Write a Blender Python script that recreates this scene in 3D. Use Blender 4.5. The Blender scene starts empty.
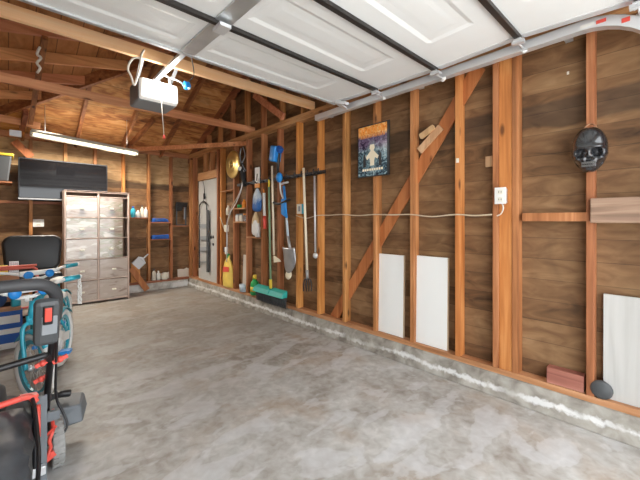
import bpy, bmesh, math, random
from mathutils import Vector, Matrix
random.seed(7)
C = bpy.context.scene.collection
PI = math.pi
V = Vector

# ------------------------------------------------------------------ measured camera
F = 337.0
YAW = math.radians(42.8)
EYE = V((0, 0, 1.28))
fw = V((math.sin(YAW), math.cos(YAW), 0)); rt = V((math.cos(YAW), -math.sin(YAW), 0)); up = V((0, 0, 1))
def ray(px, py): return fw + rt*((px-320)/F) + up*((221-py)/F)
def onX(px, py, X):
    d = ray(px, py); return EYE + d*(X/d.x)
def onY(px, py, Y):
    d = ray(px, py); return EYE + d*(Y/d.y)

# ------------------------------------------------------------------ mesh helpers
class MB:
    def __init__(s): s.bm = bmesh.new()
    def box(s, x0, x1, y0, y1, z0, z1, mi=0):
        return s.obox(V(((x0+x1)/2, (y0+y1)/2, (z0+z1)/2)), (abs(x1-x0), abs(y1-y0), abs(z1-z0)), mi=mi)
    def obox(s, c, size, M=None, mi=0):
        M = M or Matrix.Identity(3)
        vs = []
        for dx in (-.5, .5):
            for dy in (-.5, .5):
                for dz in (-.5, .5):
                    vs.append(s.bm.verts.new(V(c) + M @ V((dx*size[0], dy*size[1], dz*size[2]))))
        for f in ((0,1,3,2),(4,6,7,5),(0,4,5,1),(2,3,7,6),(0,2,6,4),(1,5,7,3)):
            s.bm.faces.new([vs[i] for i in f]).material_index = mi
        return s
    def beam(s, p0, p1, w, h, upv=(0,0,1), mi=0):
        p0 = V(p0); p1 = V(p1); d = (p1-p0); L = d.length; d.normalize()
        a = d.cross(V(upv)).normalized(); b = a.cross(d)
        M = Matrix((a, d, b)).transposed()
        return s.obox((p0+p1)/2, (w, L, h), M, mi)
    def hexa(s, pts, mi=0):   # 8 points: bottom 4 ccw, top 4
        vs = [s.bm.verts.new(V(p)) for p in pts]
        for f in ((3,2,1,0),(4,5,6,7),(0,1,5,4),(1,2,6,5),(2,3,7,6),(3,0,4,7)):
            s.bm.faces.new([vs[i] for i in f]).material_index = mi
        return s
    def tube(s, pts, r, seg=8, closed=False, caps=True, mi=0):
        pts = [V(p) for p in pts]; n = len(pts)
        rs = r if isinstance(r, (list, tuple)) else [r]*n
        rings = []; prev = None
        for i, p in enumerate(pts):
            if closed: d = pts[(i+1) % n]-pts[i-1]
            else: d = pts[min(i+1, n-1)]-pts[max(i-1, 0)]
            d.normalize()
            if prev is None:
                a = d.cross(V((0,0,1)))
                if a.length < .05: a = d.cross(V((0,1,0)))
            else: a = prev - d*prev.dot(d)
            if a.length < 1e-6: a = d.orthogonal()
            a.normalize(); b = d.cross(a); prev = a
            rings.append([s.bm.verts.new(p + (a*math.cos(2*PI*k/seg)+b*math.sin(2*PI*k/seg))*rs[i]) for k in range(seg)])
        m = n if closed else n-1
        for i in range(m):
            A = rings[i]; B = rings[(i+1) % n]
            for k in range(seg):
                f = s.bm.faces.new((A[k], A[(k+1)%seg], B[(k+1)%seg], B[k])); f.smooth = True; f.material_index = mi
        if not closed and caps:
            s.bm.faces.new(rings[0][::-1]).material_index = mi; s.bm.faces.new(rings[-1]).material_index = mi
        return s
    def lathe(s, prof, c, axis=(0,0,1), seg=20, mi=0, sm=True):   # prof: (r, h)
        ax = V(axis).normalized(); a = ax.orthogonal().normalized(); b = ax.cross(a); c = V(c)
        rings = []
        for r, h in prof:
            if r < 1e-5: rings.append([s.bm.verts.new(c+ax*h)])
            else: rings.append([s.bm.verts.new(c+ax*h+(a*math.cos(2*PI*k/seg)+b*math.sin(2*PI*k/seg))*r) for k in range(seg)])
        for A, B in zip(rings, rings[1:]):
            for k in range(seg):
                if len(A) == 1 and len(B) == 1: continue
                if len(A) == 1: vs = (A[0], B[k], B[(k+1)%seg])
                elif len(B) == 1: vs = (A[k], B[0], A[(k+1)%seg])
                else: vs = (A[k], B[k], B[(k+1)%seg], A[(k+1)%seg])
                f = s.bm.faces.new(vs); f.smooth = sm; f.material_index = mi
        for R in (rings[0], rings[-1]):
            if len(R) > 1: s.bm.faces.new(R if R is rings[-1] else R[::-1]).material_index = mi
        return s
    def ball(s, c, r, seg=14, rings=9, mi=0):
        r = (r, r, r) if not isinstance(r, (tuple, list)) else r
        c = V(c); R = []
        for i in range(rings+1):
            t = PI*i/rings
            if i in (0, rings): R.append([s.bm.verts.new(c+V((0,0,r[2]*math.cos(t))))])
            else: R.append([s.bm.verts.new(c+V((r[0]*math.sin(t)*math.cos(2*PI*k/seg), r[1]*math.sin(t)*math.sin(2*PI*k/seg), r[2]*math.cos(t)))) for k in range(seg)])
        for A, B in zip(R, R[1:]):
            for k in range(seg):
                if len(A) == 1: vs = (A[0], B[k], B[(k+1)%seg])
                elif len(B) == 1: vs = (A[k], B[0], A[(k+1)%seg])
                else: vs = (A[k], B[k], B[(k+1)%seg], A[(k+1)%seg])
                f = s.bm.faces.new(vs); f.smooth = True; f.material_index = mi
        return s
    def prism(s, poly, o, u, v, n, th, mi=0):   # 2-D polygon in plane (o,u,v), extruded along n by th
        o, u, v, n = V(o), V(u), V(v), V(n)
        A = [s.bm.verts.new(o+u*x+v*y) for x, y in poly]; B = [s.bm.verts.new(o+u*x+v*y+n*th) for x, y in poly]
        s.bm.faces.new(A[::-1]).material_index = mi; s.bm.faces.new(B).material_index = mi
        for i in range(len(A)):
            j = (i+1) % len(A)
            s.bm.faces.new((A[i], A[j], B[j], B[i])).material_index = mi
        return s
    def build(s, name, mat, parent=None, bevel=0, smooth=False, sub=0):
        bmesh.ops.recalc_face_normals(s.bm, faces=s.bm.faces)
        me = bpy.data.meshes.new(name); s.bm.to_mesh(me); s.bm.free()
        for m in (mat if isinstance(mat, (list, tuple)) else [mat]): me.materials.append(m)
        if smooth:
            for p in me.polygons: p.use_smooth = True
        o = bpy.data.objects.new(name, me); C.objects.link(o)
        if bevel:
            b = o.modifiers.new('bevel', 'BEVEL'); b.width = bevel; b.segments = 2; b.limit_method = 'ANGLE'; b.angle_limit = .7
        if sub:
            b = o.modifiers.new('sub', 'SUBSURF'); b.levels = sub; b.render_levels = sub
        if parent is not None:
            o.parent = parent; o.matrix_parent_inverse = Matrix.Translation(parent.location).inverted() if parent.type == 'EMPTY' else Matrix.Identity(4)
        return o
def tag(o, label, cat, group=None):
    o['label'] = label; o['category'] = cat
    if group: o['group'] = group
    return o
def thing(name, label, cat, loc=(0,0,0), group=None):
    o = bpy.data.objects.new(name, None); o.location = loc; o.empty_display_size = .1; C.objects.link(o)
    return tag(o, label, cat, group)
def struct(o): o['kind'] = 'structure'; return o
def copy_tree(o, parent=None):
    c = o.copy(); C.objects.link(c)
    if parent is not None: c.parent = parent
    for ch in [x for x in o.children]: copy_tree(ch, c)
    return c
def arc(c, r, a0, a1, n, u=(1,0,0), v=(0,0,1)):
    return [V(c)+V(u)*r*math.cos(a0+(a1-a0)*i/n)+V(v)*r*math.sin(a0+(a1-a0)*i/n) for i in range(n+1)]
def smooth_path(pts, n=6):
    pts = [V(p) for p in pts]; out = []
    for i in range(len(pts)-1):
        p0 = pts[max(i-1,0)]; p1 = pts[i]; p2 = pts[i+1]; p3 = pts[min(i+2,len(pts)-1)]
        for k in range(n):
            t = k/n
            out.append(.5*((2*p1)+(p2-p0)*t+(2*p0-5*p1+4*p2-p3)*t*t+(3*p1-p0-3*p2+p3)*t**3))
    return out+[pts[-1]]

# ------------------------------------------------------------------ materials
def newmat(name):
    m = bpy.data.materials.new(name); m.use_nodes = True
    nt = m.node_tree; return m, nt, nt.nodes['Principled BSDF']
def plain(name, col, rough=.5, metal=0, emit=0, noise=.0, coat=0, trans=0, spec=None, alpha=1, ior=None):
    m, nt, b = newmat(name); N = nt.nodes; L = nt.links
    b.inputs['Roughness'].default_value = rough; b.inputs['Metallic'].default_value = metal
    b.inputs['Base Color'].default_value = (*col, 1)
    if coat: b.inputs['Coat Weight'].default_value = coat; b.inputs['Coat Roughness'].default_value = .05
    if trans: b.inputs['Transmission Weight'].default_value = trans
    if spec is not None: b.inputs['Specular IOR Level'].default_value = spec
    if ior: b.inputs['IOR'].default_value = ior
    if alpha < 1: b.inputs['Alpha'].default_value = alpha
    if emit:
        b.inputs['Emission Color'].default_value = (*col, 1); b.inputs['Emission Strength'].default_value = emit
    if noise:
        tc = N.new('ShaderNodeTexCoord'); nz = N.new('ShaderNodeTexNoise'); nz.inputs['Scale'].default_value = 9; nz.inputs['Detail'].default_value = 5
        L.new(tc.outputs['Object'], nz.inputs['Vector'])
        r = N.new('ShaderNodeValToRGB'); r.color_ramp.elements[0].position = .3; r.color_ramp.elements[1].position = .7
        r.color_ramp.elements[0].color = (*[c*(1-noise) for c in col], 1); r.color_ramp.elements[1].color = (*[min(1, c*(1+noise)) for c in col], 1)
        L.new(nz.outputs['Fac'], r.inputs['Fac']); L.new(r.outputs['Color'], b.inputs['Base Color'])
        bp = N.new('ShaderNodeBump'); bp.inputs['Strength'].default_value = .15; L.new(nz.outputs['Fac'], bp.inputs['Height']); L.new(bp.outputs['Normal'], b.inputs['Normal'])
    return m
def ramp(N, stops):
    r = N.new('ShaderNodeValToRGB'); e = r.color_ramp.elements
    while len(e) < len(stops): e.new(.5)
    for k, (p, c) in enumerate(stops): e[k].position = p; e[k].color = (*c, 1) if len(c) == 3 else c
    return r
def math_n(nt, op, a, b=None, c=None):
    n = nt.nodes.new('ShaderNodeMath'); n.operation = op
    for i, x in enumerate((a, b, c)):
        if x is None: continue
        if isinstance(x, (int, float)): n.inputs[i].default_value = x
        else: nt.links.new(x, n.inputs[i])
    return n.outputs[0]
def mixc(nt, fac, a, b, mode='MIX'):
    n = nt.nodes.new('ShaderNodeMix'); n.data_type = 'RGBA'; n.blend_type = mode
    for sock, x in ((n.inputs[0], fac), (n.inputs[6], a), (n.inputs[7], b)):
        if isinstance(x, (int, float)): sock.default_value = x
        elif isinstance(x, tuple): sock.default_value = (*x, 1) if len(x) == 3 else x
        else: nt.links.new(x, sock)
    return n.outputs[2]
def noise(nt, vec, scale, detail=4, dist=0, vscale=None):
    if vscale:
        mp = nt.nodes.new('ShaderNodeMapping'); mp.inputs['Scale'].default_value = vscale; nt.links.new(vec, mp.inputs['Vector']); vec = mp.outputs[0]
    n = nt.nodes.new('ShaderNodeTexNoise'); n.inputs['Scale'].default_value = scale; n.inputs['Detail'].default_value = detail; n.inputs['Distortion'].default_value = dist
    nt.links.new(vec, n.inputs['Vector']); return n.outputs['Fac']
def lumber(name, dark, mid, light, axis=2, rough=.6, vary=.25, knots=True):
    m, nt, b = newmat(name); N, L = nt.nodes, nt.links
    tc = N.new('ShaderNodeTexCoord'); oi = N.new('ShaderNodeObjectInfo')
    add = N.new('ShaderNodeVectorMath'); add.operation = 'ADD'; L.new(tc.outputs['Object'], add.inputs[0])
    cx = N.new('ShaderNodeCombineXYZ'); r10 = math_n(nt, 'MULTIPLY', oi.outputs['Random'], 23)
    for k in range(3): L.new(r10, cx.inputs[k])
    L.new(cx.outputs[0], add.inputs[1]); vec = add.outputs[0]
    sc = [26, 26, 26]; sc[axis] = 1.3
    g = noise(nt, vec, 1, 5, .6, tuple(sc))
    sc2 = [5, 5, 5]; sc2[axis] = 1.1
    g2 = noise(nt, vec, 1, 3, .3, tuple(sc2))
    r = ramp(N, [(.32, dark), (.5, mid), (.66, light)]); L.new(math_n(nt, 'ADD', math_n(nt, 'MULTIPLY', g, .55), math_n(nt, 'MULTIPLY', g2, .45)), r.inputs['Fac'])
    col = r.outputs['Color']
    if knots:
        vo = N.new('ShaderNodeTexVoronoi'); mp = N.new('ShaderNodeMapping'); s3 = [7, 7, 7]; s3[axis] = 2.6; mp.inputs['Scale'].default_value = s3
        L.new(vec, mp.inputs['Vector']); L.new(mp.outputs[0], vo.inputs['Vector']); vo.inputs['Scale'].default_value = 1
        kr = ramp(N, [(.06, (1,1,1)), (.15, (0,0,0))]); L.new(vo.outputs['Distance'], kr.inputs['Fac'])
        col = mixc(nt, kr.outputs['Color'], col, tuple(c*.45 for c in dark))
        n0 = N.new('ShaderNodeMath')
    hsv = N.new('ShaderNodeHueSaturation'); L.new(col, hsv.inputs['Color'])
    L.new(math_n(nt, 'ADD', 1-vary/2, math_n(nt, 'MULTIPLY', oi.outputs['Random'], vary)), hsv.inputs['Value'])
    L.new(math_n(nt, 'ADD', .488, math_n(nt, 'MULTIPLY', oi.outputs['Random'], .02)), hsv.inputs['Hue'])
    L.new(hsv.outputs[0], b.inputs['Base Color']); b.inputs['Roughness'].default_value = rough
    bp = N.new('ShaderNodeBump'); bp.inputs['Strength'].default_value = .2; L.new(g, bp.inputs['Height']); L.new(bp.outputs[0], b.inputs['Normal'])
    return m
def boards(name, stops, idx, grain, width, seam=.03, wave=1.0, hi=None, zband=None, stain=.5, seam_s=.6):
    """sheathing boards: idx axis numbers the boards, grain axis runs along them"""
    m, nt, b = newmat(name); N, L = nt.nodes, nt.links
    tc = N.new('ShaderNodeTexCoord'); vec = tc.outputs['Object']
    sx = N.new('ShaderNodeSeparateXYZ'); L.new(vec, sx.inputs[0])
    q = math_n(nt, 'DIVIDE', sx.outputs[idx], width); fl = math_n(nt, 'FLOOR', q); fr = math_n(nt, 'FRACT', q)
    wn = N.new('ShaderNodeTexWhiteNoise'); wn.noise_dimensions = '1D'; L.new(fl, wn.inputs['W'])
    sc = [3.2, 3.2, 3.2]; sc[grain] = 2.0; sc[idx] = 6
    g = noise(nt, vec, 2.2*wave, 9, 1.1, tuple(sc))
    s2 = [1.5]*3; s2[grain] = .6; s2[idx] = 3.0
    g2 = noise(nt, vec, 1.3, 4, .8, tuple(s2))
    f = math_n(nt, 'ADD', math_n(nt, 'ADD', math_n(nt, 'MULTIPLY', g, .5), math_n(nt, 'MULTIPLY', g2, .35)), math_n(nt, 'MULTIPLY', wn.outputs['Value'], .15))
    r = ramp(N, stops); L.new(f, r.inputs['Fac']); col = r.outputs['Color']
    if hi:      # another sheathing colour above a ragged height
        z0, stops2 = hi
        r2 = ramp(N, stops2); L.new(f, r2.inputs['Fac'])
        n3 = noise(nt, vec, 3.0, 4, .6)
        zz = math_n(nt, 'ADD', sx.outputs[2], math_n(nt, 'MULTIPLY', math_n(nt, 'SUBTRACT', n3, .5), .35))
        mr = N.new('ShaderNodeMapRange'); mr.inputs[1].default_value = z0-.03; mr.inputs[2].default_value = z0+.03; L.new(zz, mr.inputs[0])
        col = mixc(nt, mr.outputs[0], col, r2.outputs['Color'])
    if zband:   # darker strip of the sheathing around a given height
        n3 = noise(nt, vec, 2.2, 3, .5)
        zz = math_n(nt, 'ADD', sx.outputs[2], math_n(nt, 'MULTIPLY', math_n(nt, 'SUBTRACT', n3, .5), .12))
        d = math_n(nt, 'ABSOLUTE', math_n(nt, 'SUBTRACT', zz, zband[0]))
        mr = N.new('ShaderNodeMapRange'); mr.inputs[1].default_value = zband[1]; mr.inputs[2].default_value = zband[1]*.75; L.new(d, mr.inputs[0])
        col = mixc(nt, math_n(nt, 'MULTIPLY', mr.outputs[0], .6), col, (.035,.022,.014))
    if seam:
        lt = math_n(nt, 'LESS_THAN', fr, seam); col = mixc(nt, math_n(nt, 'MULTIPLY', lt, seam_s), col, (.02,.01,.006))
    st = noise(nt, vec, 2.3, 5, 1.0)
    sr = ramp(N, [(.55, (0,0,0)), (.75, (1,1,1))]); L.new(st, sr.inputs['Fac'])
    col = mixc(nt, math_n(nt, 'MULTIPLY', sr.outputs['Color'], stain), col, (.05,.022,.01))
    L.new(col, b.inputs['Base Color']); b.inputs['Roughness'].default_value = .75
    bp = N.new('ShaderNodeBump'); bp.inputs['Strength'].default_value = .25; L.new(g, bp.inputs['Height']); L.new(bp.outputs[0], b.inputs['Normal'])
    return m

D0, D1, D2 = (.20,.072,.020), (.43,.175,.058), (.62,.30,.125)
M = {}
M['stud'] = lumber('stud_wood', D0, D1, D2, 2, vary=.4)
M['stud_o'] = lumber('orange_wood', (.34,.11,.022), (.54,.20,.05), (.70,.33,.11), 2, vary=.3)
M['plate'] = lumber('plate_wood', (.28,.12,.045), (.50,.25,.105), (.64,.37,.19), 1, vary=.2)
M['platex'] = lumber('plate_wood_x', (.20,.065,.026), (.36,.14,.058), (.50,.23,.11), 0, vary=.2)
M['beam'] = lumber('tie_beam_wood', (.42,.16,.06), (.62,.27,.12), (.74,.38,.19), 0, vary=.2)
M['beam_new'] = lumber('new_beam_wood', (.84,.47,.22), (.92,.56,.31), (.94,.65,.40), 0, vary=.05, knots=False)
M['rafter'] = lumber('rafter_wood', (.12,.038,.014), (.27,.095,.034), (.42,.17,.065), 1, vary=.4)
M['rafterx'] = lumber('jack_rafter_wood', (.38,.15,.055), (.62,.27,.11), (.74,.38,.17), 0, vary=.2)
M['brace'] = lumber('brace_wood', (.30,.09,.025), (.45,.15,.045), (.58,.24,.09), 2, vary=.1)
M['light'] = lumber('light_scrap_wood', (.45,.26,.12), (.6,.38,.19), (.72,.5,.28), 2, vary=.1)
M['grey_board'] = lumber('weathered_board', (.10,.06,.038), (.33,.22,.14), (.50,.37,.25), 1, vary=.05)
M['block'] = lumber('red_block_wood', (.22,.08,.05), (.40,.17,.11), (.50,.27,.19), 1, vary=.1)
dkst = [(.28, (.05,.023,.008)), (.40, (.135,.067,.026)), (.5, (.20,.105,.045)), (.62,(.28,.16,.073)), (.75, (.37,.235,.12))]
tnst = [(.25, (.15,.08,.033)), (.42, (.36,.22,.10)), (.6, (.52,.35,.18)), (.8, (.62,.45,.26))]
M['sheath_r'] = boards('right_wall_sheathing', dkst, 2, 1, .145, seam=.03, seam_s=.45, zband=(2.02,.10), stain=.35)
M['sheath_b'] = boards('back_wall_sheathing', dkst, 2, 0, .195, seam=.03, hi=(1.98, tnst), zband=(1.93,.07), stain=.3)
rfst = [(.30, (.08,.026,.009)), (.42, (.33,.12,.036)), (.52, (.54,.26,.085)), (.62, (.64,.36,.15)), (.74, (.74,.52,.28))]
M['roof_b'] = boards('roof_boards_back', rfst, 1, 0, .21, seam=.03, stain=.6)
M['roof_l'] = boards('roof_boards_left', [(.25, (.18,.06,.02)), (.45, (.46,.19,.065)), (.7, (.62,.30,.12))], 0, 1, .2, seam=.05, stain=.4)

M['white'] = plain('white_paint', (.8,.8,.78), .5)
M['door_white'] = plain('door_white', (.84,.865,.865), .5, noise=.01)
M['white_panel'] = plain('white_panel', (.86,.88,.87), .6)
M['ribbed'] = lumber('pale_grained_panel', (.46,.46,.44), (.55,.55,.53), (.60,.60,.58), 2, vary=.02, knots=False)
M['panel_edge'] = plain('panel_edge', (.55,.42,.28), .7)
M['galv'] = plain('galvanised_steel', (.62,.65,.67), .38, .75, noise=.08)
M['galv2'] = plain('light_steel', (.74,.76,.78), .4, .55)
M['strut'] = plain('dark_strut', (.035,.032,.03), .45, .3)
M['black'] = plain('black_plastic', (.015,.015,.017), .35)
M['blackm'] = plain('matt_black', (.02,.02,.022), .8)
M['foam'] = plain('black_foam', (.045,.046,.05), .55)
M['dgrey'] = plain('dark_grey_plastic', (.07,.075,.08), .5)
M['grey'] = plain('grey_plastic', (.27,.29,.31), .5)
M['deck'] = plain('deck_grey', (.13,.145,.16), .5, noise=.1)
M['red'] = plain('red_plastic', (.72,.085,.06), .45)
M['redtube'] = plain('red_tube', (.75,.17,.12), .35)
M['blue'] = plain('blue_plastic', (.02,.27,.75), .4)
M['blued'] = plain('deep_blue', (.015,.10,.42), .5)
M['navy'] = plain('navy_cloth', (.02,.05,.14), .8)
M['teal'] = plain('teal_paint', (.03,.40,.54), .3, coat=.5)
M['tealb'] = plain('teal_broom', (.03,.42,.36), .45)
M['green'] = plain('green_handle', (.25,.40,.24), .5)
M['greenb'] = plain('green_bottle', (.02,.38,.10), .35)
M['yellow'] = plain('yellow_plastic', (.85,.62,.06), .45)
M['yellowbag'] = plain('yellow_bag', (.85,.62,.13), .5, noise=.1)
M['orange'] = plain('orange_plastic', (.85,.30,.03), .45)
M['cream'] = plain('cream_wood', (.88,.79,.60), .5)
M['ivory'] = plain('ivory_plastic', (.75,.72,.62), .5)
M['brass'] = plain('brass', (.62,.47,.18), .3, .9, noise=.1)
M['steel'] = plain('shovel_steel', (.5,.51,.53), .35, .7, noise=.1)
M['dsteel'] = plain('dark_iron', (.06,.06,.065), .5, .6)
M['rope'] = plain('white_rope', (.72,.68,.60), .8)
M['cord'] = plain('cream_cable', (.62,.52,.38), .6)
M['tire'] = plain('grey_tyre', (.27,.27,.26), .8, noise=.3)
M['wtire'] = plain('white_tyre', (.78,.78,.76), .6)
M['screen'] = plain('tv_screen', (.006,.006,.007), .05, spec=.5)
M['silver'] = plain('silver_trim', (.33,.33,.33), .35, .3)
M['cab'] = plain('cabinet_frame', (.56,.43,.37), .5, noise=.06)
M['cabin'] = plain('cabinet_inside', (.28,.16,.10), .6)
M['trans'] = plain('frosted_drawer', (.58,.52,.48), .3, coat=.6)
M['bagcloth'] = plain('bag_fabric', (.055,.06,.068), .42, noise=.5)
M['cardb'] = plain('cardboard', (.42,.22,.12), .8)
M['leather'] = plain('black_leather', (.012,.012,.014), .42)
M['clear'] = plain('pale_blue_tub', (.55,.66,.74), .3)
M['dustpan'] = plain('dustpan_plastic', (.72,.75,.78), .4)
M['door_grey'] = plain('side_door_paint', (.47,.47,.455), .5, noise=.04)
M['seal'] = plain('concrete_patch', (.62,.58,.52), .9)
M['patch'] = plain('torn_paper', (.70,.64,.55), .9)
M['tube'] = plain('lit_tube', (1,.95,.80), .5, emit=4)
M['fixture'] = plain('fixture_enamel', (.52,.50,.42), .5)
M['lens'] = plain('opener_lens', (.93,.92,.88), .35, emit=.15)
M['skull'] = plain('black_gloss_mask', (.016,.017,.02), .25, coat=1, noise=.5)
M['skull_tooth'] = plain('mask_teeth', (.09,.088,.085), .3)
def glass_mat():
    m, nt, b = newmat('clear_vial'); b.inputs['Base Color'].default_value = (.9,.95,1,1); b.inputs['Transmission Weight'].default_value = .8; b.inputs['Roughness'].default_value = .1
    return m
M['glass'] = glass_mat()

def floor_mat():
    m, nt, b = newmat('stained_concrete'); N, L = nt.nodes, nt.links
    tc = N.new('ShaderNodeTexCoord'); vec = tc.outputs['Object']
    n1 = noise(nt, vec, 1.3, 8, .5); n2 = noise(nt, vec, 4.0, 9, .8); n3 = noise(nt, vec, 17, 10, .5)
    f = math_n(nt, 'ADD', math_n(nt, 'ADD', math_n(nt, 'MULTIPLY', n1, .42), math_n(nt, 'MULTIPLY', n2, .30)), math_n(nt, 'MULTIPLY', n3, .30))
    r = ramp(N, [(.36, (.22,.19,.16)), (.44, (.315,.295,.265)), (.49, (.385,.37,.345)), (.54, (.44,.435,.415)), (.64, (.58,.575,.555))]); L.new(f, r.inputs['Fac'])
    col = r.outputs['Color']
    rn = noise(nt, vec, 2.4, 8, .4); rr = ramp(N, [(.52, (0,0,0)), (.68, (1,1,1))]); L.new(rn, rr.inputs['Fac'])
    col = mixc(nt, math_n(nt, 'MULTIPLY', rr.outputs['Color'], .38), col, (.38,.26,.16))
    mp = N.new('ShaderNodeMapping'); mp.inputs['Rotation'].default_value = (0,0,.5); mp.inputs['Scale'].default_value = (1.2,2.2,1); mp.inputs['Location'].default_value = (3,7,0); L.new(vec, mp.inputs['Vector'])
    w = noise(nt, mp.outputs[0], 2.1, 12, .35); wr = ramp(N, [(.54, (0,0,0)), (.56, (.75,.75,.75)), (.64, (1,1,1))]); L.new(w, wr.inputs['Fac'])
    col = mixc(nt, math_n(nt, 'MULTIPLY', wr.outputs['Color'], .42), col, (.62,.635,.66))
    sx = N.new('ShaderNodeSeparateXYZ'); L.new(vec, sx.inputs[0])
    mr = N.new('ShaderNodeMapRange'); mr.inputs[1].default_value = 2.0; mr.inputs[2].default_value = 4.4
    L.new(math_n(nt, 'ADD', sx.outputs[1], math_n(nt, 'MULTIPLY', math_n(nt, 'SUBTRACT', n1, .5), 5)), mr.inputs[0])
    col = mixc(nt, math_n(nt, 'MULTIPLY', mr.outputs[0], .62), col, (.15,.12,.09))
    L.new(col, b.inputs['Base Color'])
    b.inputs['Roughness'].default_value = .5
    bp = N.new('ShaderNodeBump'); bp.inputs['Strength'].default_value = .12; L.new(n3, bp.inputs['Height']); L.new(bp.outputs[0], b.inputs['Normal'])
    return m
def curb_mat(name, zc, w, strength):
    m, nt, b = newmat(name); N, L = nt.nodes, nt.links
    tc = N.new('ShaderNodeTexCoord'); vec = tc.outputs['Object']; sx = N.new('ShaderNodeSeparateXYZ'); L.new(vec, sx.inputs[0])
    n1 = noise(nt, vec, 9, 6, .5); r = ramp(N, [(.3, (.19,.17,.145)), (.55, (.36,.34,.30)), (.75, (.48,.46,.42))]); L.new(n1, r.inputs['Fac'])
    n2 = noise(nt, vec, 2.2, 8, .3); n3 = noise(nt, vec, 30, 6)
    d = math_n(nt, 'ABSOLUTE', math_n(nt, 'SUBTRACT', math_n(nt, 'ADD', sx.outputs[2], math_n(nt, 'MULTIPLY', math_n(nt, 'SUBTRACT', n2, .5), .08)), zc))
    d = math_n(nt, 'ADD', d, math_n(nt, 'MULTIPLY', math_n(nt, 'SUBTRACT', n3, .5), .06))
    mr = N.new('ShaderNodeMapRange'); mr.inputs[1].default_value = w*1.2; mr.inputs[2].default_value = w*.4; L.new(d, mr.inputs[0])
    n4 = noise(nt, vec, 3.1, 5, .4); br = ramp(N, [(.40, (.25,.25,.25)), (.52, (1,1,1))]); L.new(n4, br.inputs['Fac'])
    col = mixc(nt, math_n(nt, 'MULTIPLY', math_n(nt, 'MULTIPLY', mr.outputs[0], strength), br.outputs['Color']), r.outputs['Color'], (.76,.77,.77))
    L.new(col, b.inputs['Base Color']); b.inputs['Roughness'].default_value = .85
    bp = N.new('ShaderNodeBump'); bp.inputs['Strength'].default_value = .4; L.new(n1, bp.inputs['Height']); L.new(bp.outputs[0], b.inputs['Normal'])
    return m
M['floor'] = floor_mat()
M['curb_r'] = curb_mat('stem_wall_right', .068, .019, .8)
M['curb_b'] = curb_mat('stem_wall_back', .06, .07, .75)

# ------------------------------------------------------------------ room constants
XR, YB, ZP = 2.65, 6.70, 2.60          # inner faces of right and back stud walls, top of plates
XL, YF = -.60, -.35                    # left wall inner face, front wall
DEP = .09; CH = .155                   # stud depth, stem wall height
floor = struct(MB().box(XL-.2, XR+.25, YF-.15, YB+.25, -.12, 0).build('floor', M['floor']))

# ---- right wall
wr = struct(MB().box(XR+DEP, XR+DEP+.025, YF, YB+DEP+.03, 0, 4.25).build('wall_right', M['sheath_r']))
g = MB(); g.hexa([(XR-.055,YF,0),(XR+DEP-.001,YF,0),(XR+DEP-.001,YB-.03,0),(XR-.055,YB-.03,0),(XR-.012,YF,CH),(XR+DEP-.001,YF,CH),(XR+DEP-.001,YB-.03,CH),(XR-.012,YB-.03,CH)])
g.build('stem_wall', M['curb_r'], wr, bevel=.008)
MB().box(XR-.002, XR+DEP-.001, YF, YB-.002, CH, CH+.04).build('sill_plate', M['plate'], wr, bevel=.003)
MB().box(XR-.002, XR+DEP-.001, YF, YB+.088, ZP-.04, ZP).build('top_plate', M['plate'], wr, bevel=.003)
MB().box(XR-.002, XR+DEP-.001, YF, YB-.002, ZP-.082, ZP-.042).build('top_plate', M['plate'], wr, bevel=.003)
Z0, Z1 = CH+.04, ZP-.083
def ypx(px): return onX(px, 221, XR).y
for l, kind in ((220,'o'),(233,'s'),(246,'s'),(261,'s'),(277,'s'),(296,'o'),(317,'o'),(342.5,'s'),(373,'s'),(410,'s'),(455,'o'),(492.5,'s'),(512,'s'),(586,'s')):
    y = ypx(l)
    MB().box(XR, XR+DEP-.001, y-.040, y, Z0, Z1).build('stud', M['stud_o' if kind == 'o' else 'stud'], wr, bevel=.003)
yy = ypx(500)   # the orange post between the pair
MB().box(XR+.008, XR+DEP-.001, ypx(512)+.002, ypx(492.5)-.042, Z0, Z1).build('post', M['stud_o'], wr, bevel=.003)
for y in (.02, -.3): MB().box(XR, XR+DEP-.001, y-.04, y, Z0, Z1).build('stud', M['stud'], wr, bevel=.003)
# corner and side-door framing
MB().box(XR, XR+DEP-.001, YB-.045, YB-.002, Z0, Z1).build('stud', M['stud'], wr, bevel=.003)
MB().box(XR, XR+DEP-.001, YB-.20, YB-.16, Z0, Z1).build('stud', M['stud'], wr, bevel=.003)
DY0, DY1, DZ = ypx(216.5), ypx(197)-.03, 2.03
MB().box(XR, XR+DEP-.001, DY0-.045, DY0-.003, Z0, Z1).build('stud', M['stud'], wr, bevel=.003)
MB().box(XR, XR+DEP-.001, DY0, DY1, DZ+.01, DZ+.15).build('door_header', M['plate'], wr, bevel=.003)
for k in range(2):
    y = DY0+(DY1-DY0)*(k+1)/3
    MB().box(XR, XR+DEP-.001, y-.02, y+.02, DZ+.152, Z1).build('stud', M['stud'], wr, bevel=.003)
# gable studs above the plate
for y in (5.9, 5.45, 5.0, 4.55, 4.1, 3.65, 3.2, 2.75):
    zt = ZP + .45*min(YB-y, y+.2) - .11
    MB().box(XR+.01, XR+DEP-.001, y-.02, y+.02, ZP, zt).build('gable_stud', M['stud'], wr)
# blocking and let-in diagonal brace
yA, yB_ = ypx(588), ypx(522)
MB().box(XR, XR+.085, yA+.001, yB_, 1.278, 1.335).build('blocking', M['stud'], wr, bevel=.003)
for a, b_, z in ((ypx(246)-.04, ypx(261), .0), ):
    pass
p0 = onX(334, 318, XR+.07); p1 = onX(479, 67, XR+.07)
MB().beam(p0 + (p0-p1).normalized()*.0, p1, .018, .115, upv=(0,-.6,.6)).build('diagonal_brace', M['brace'], wr, bevel=.002)
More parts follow.
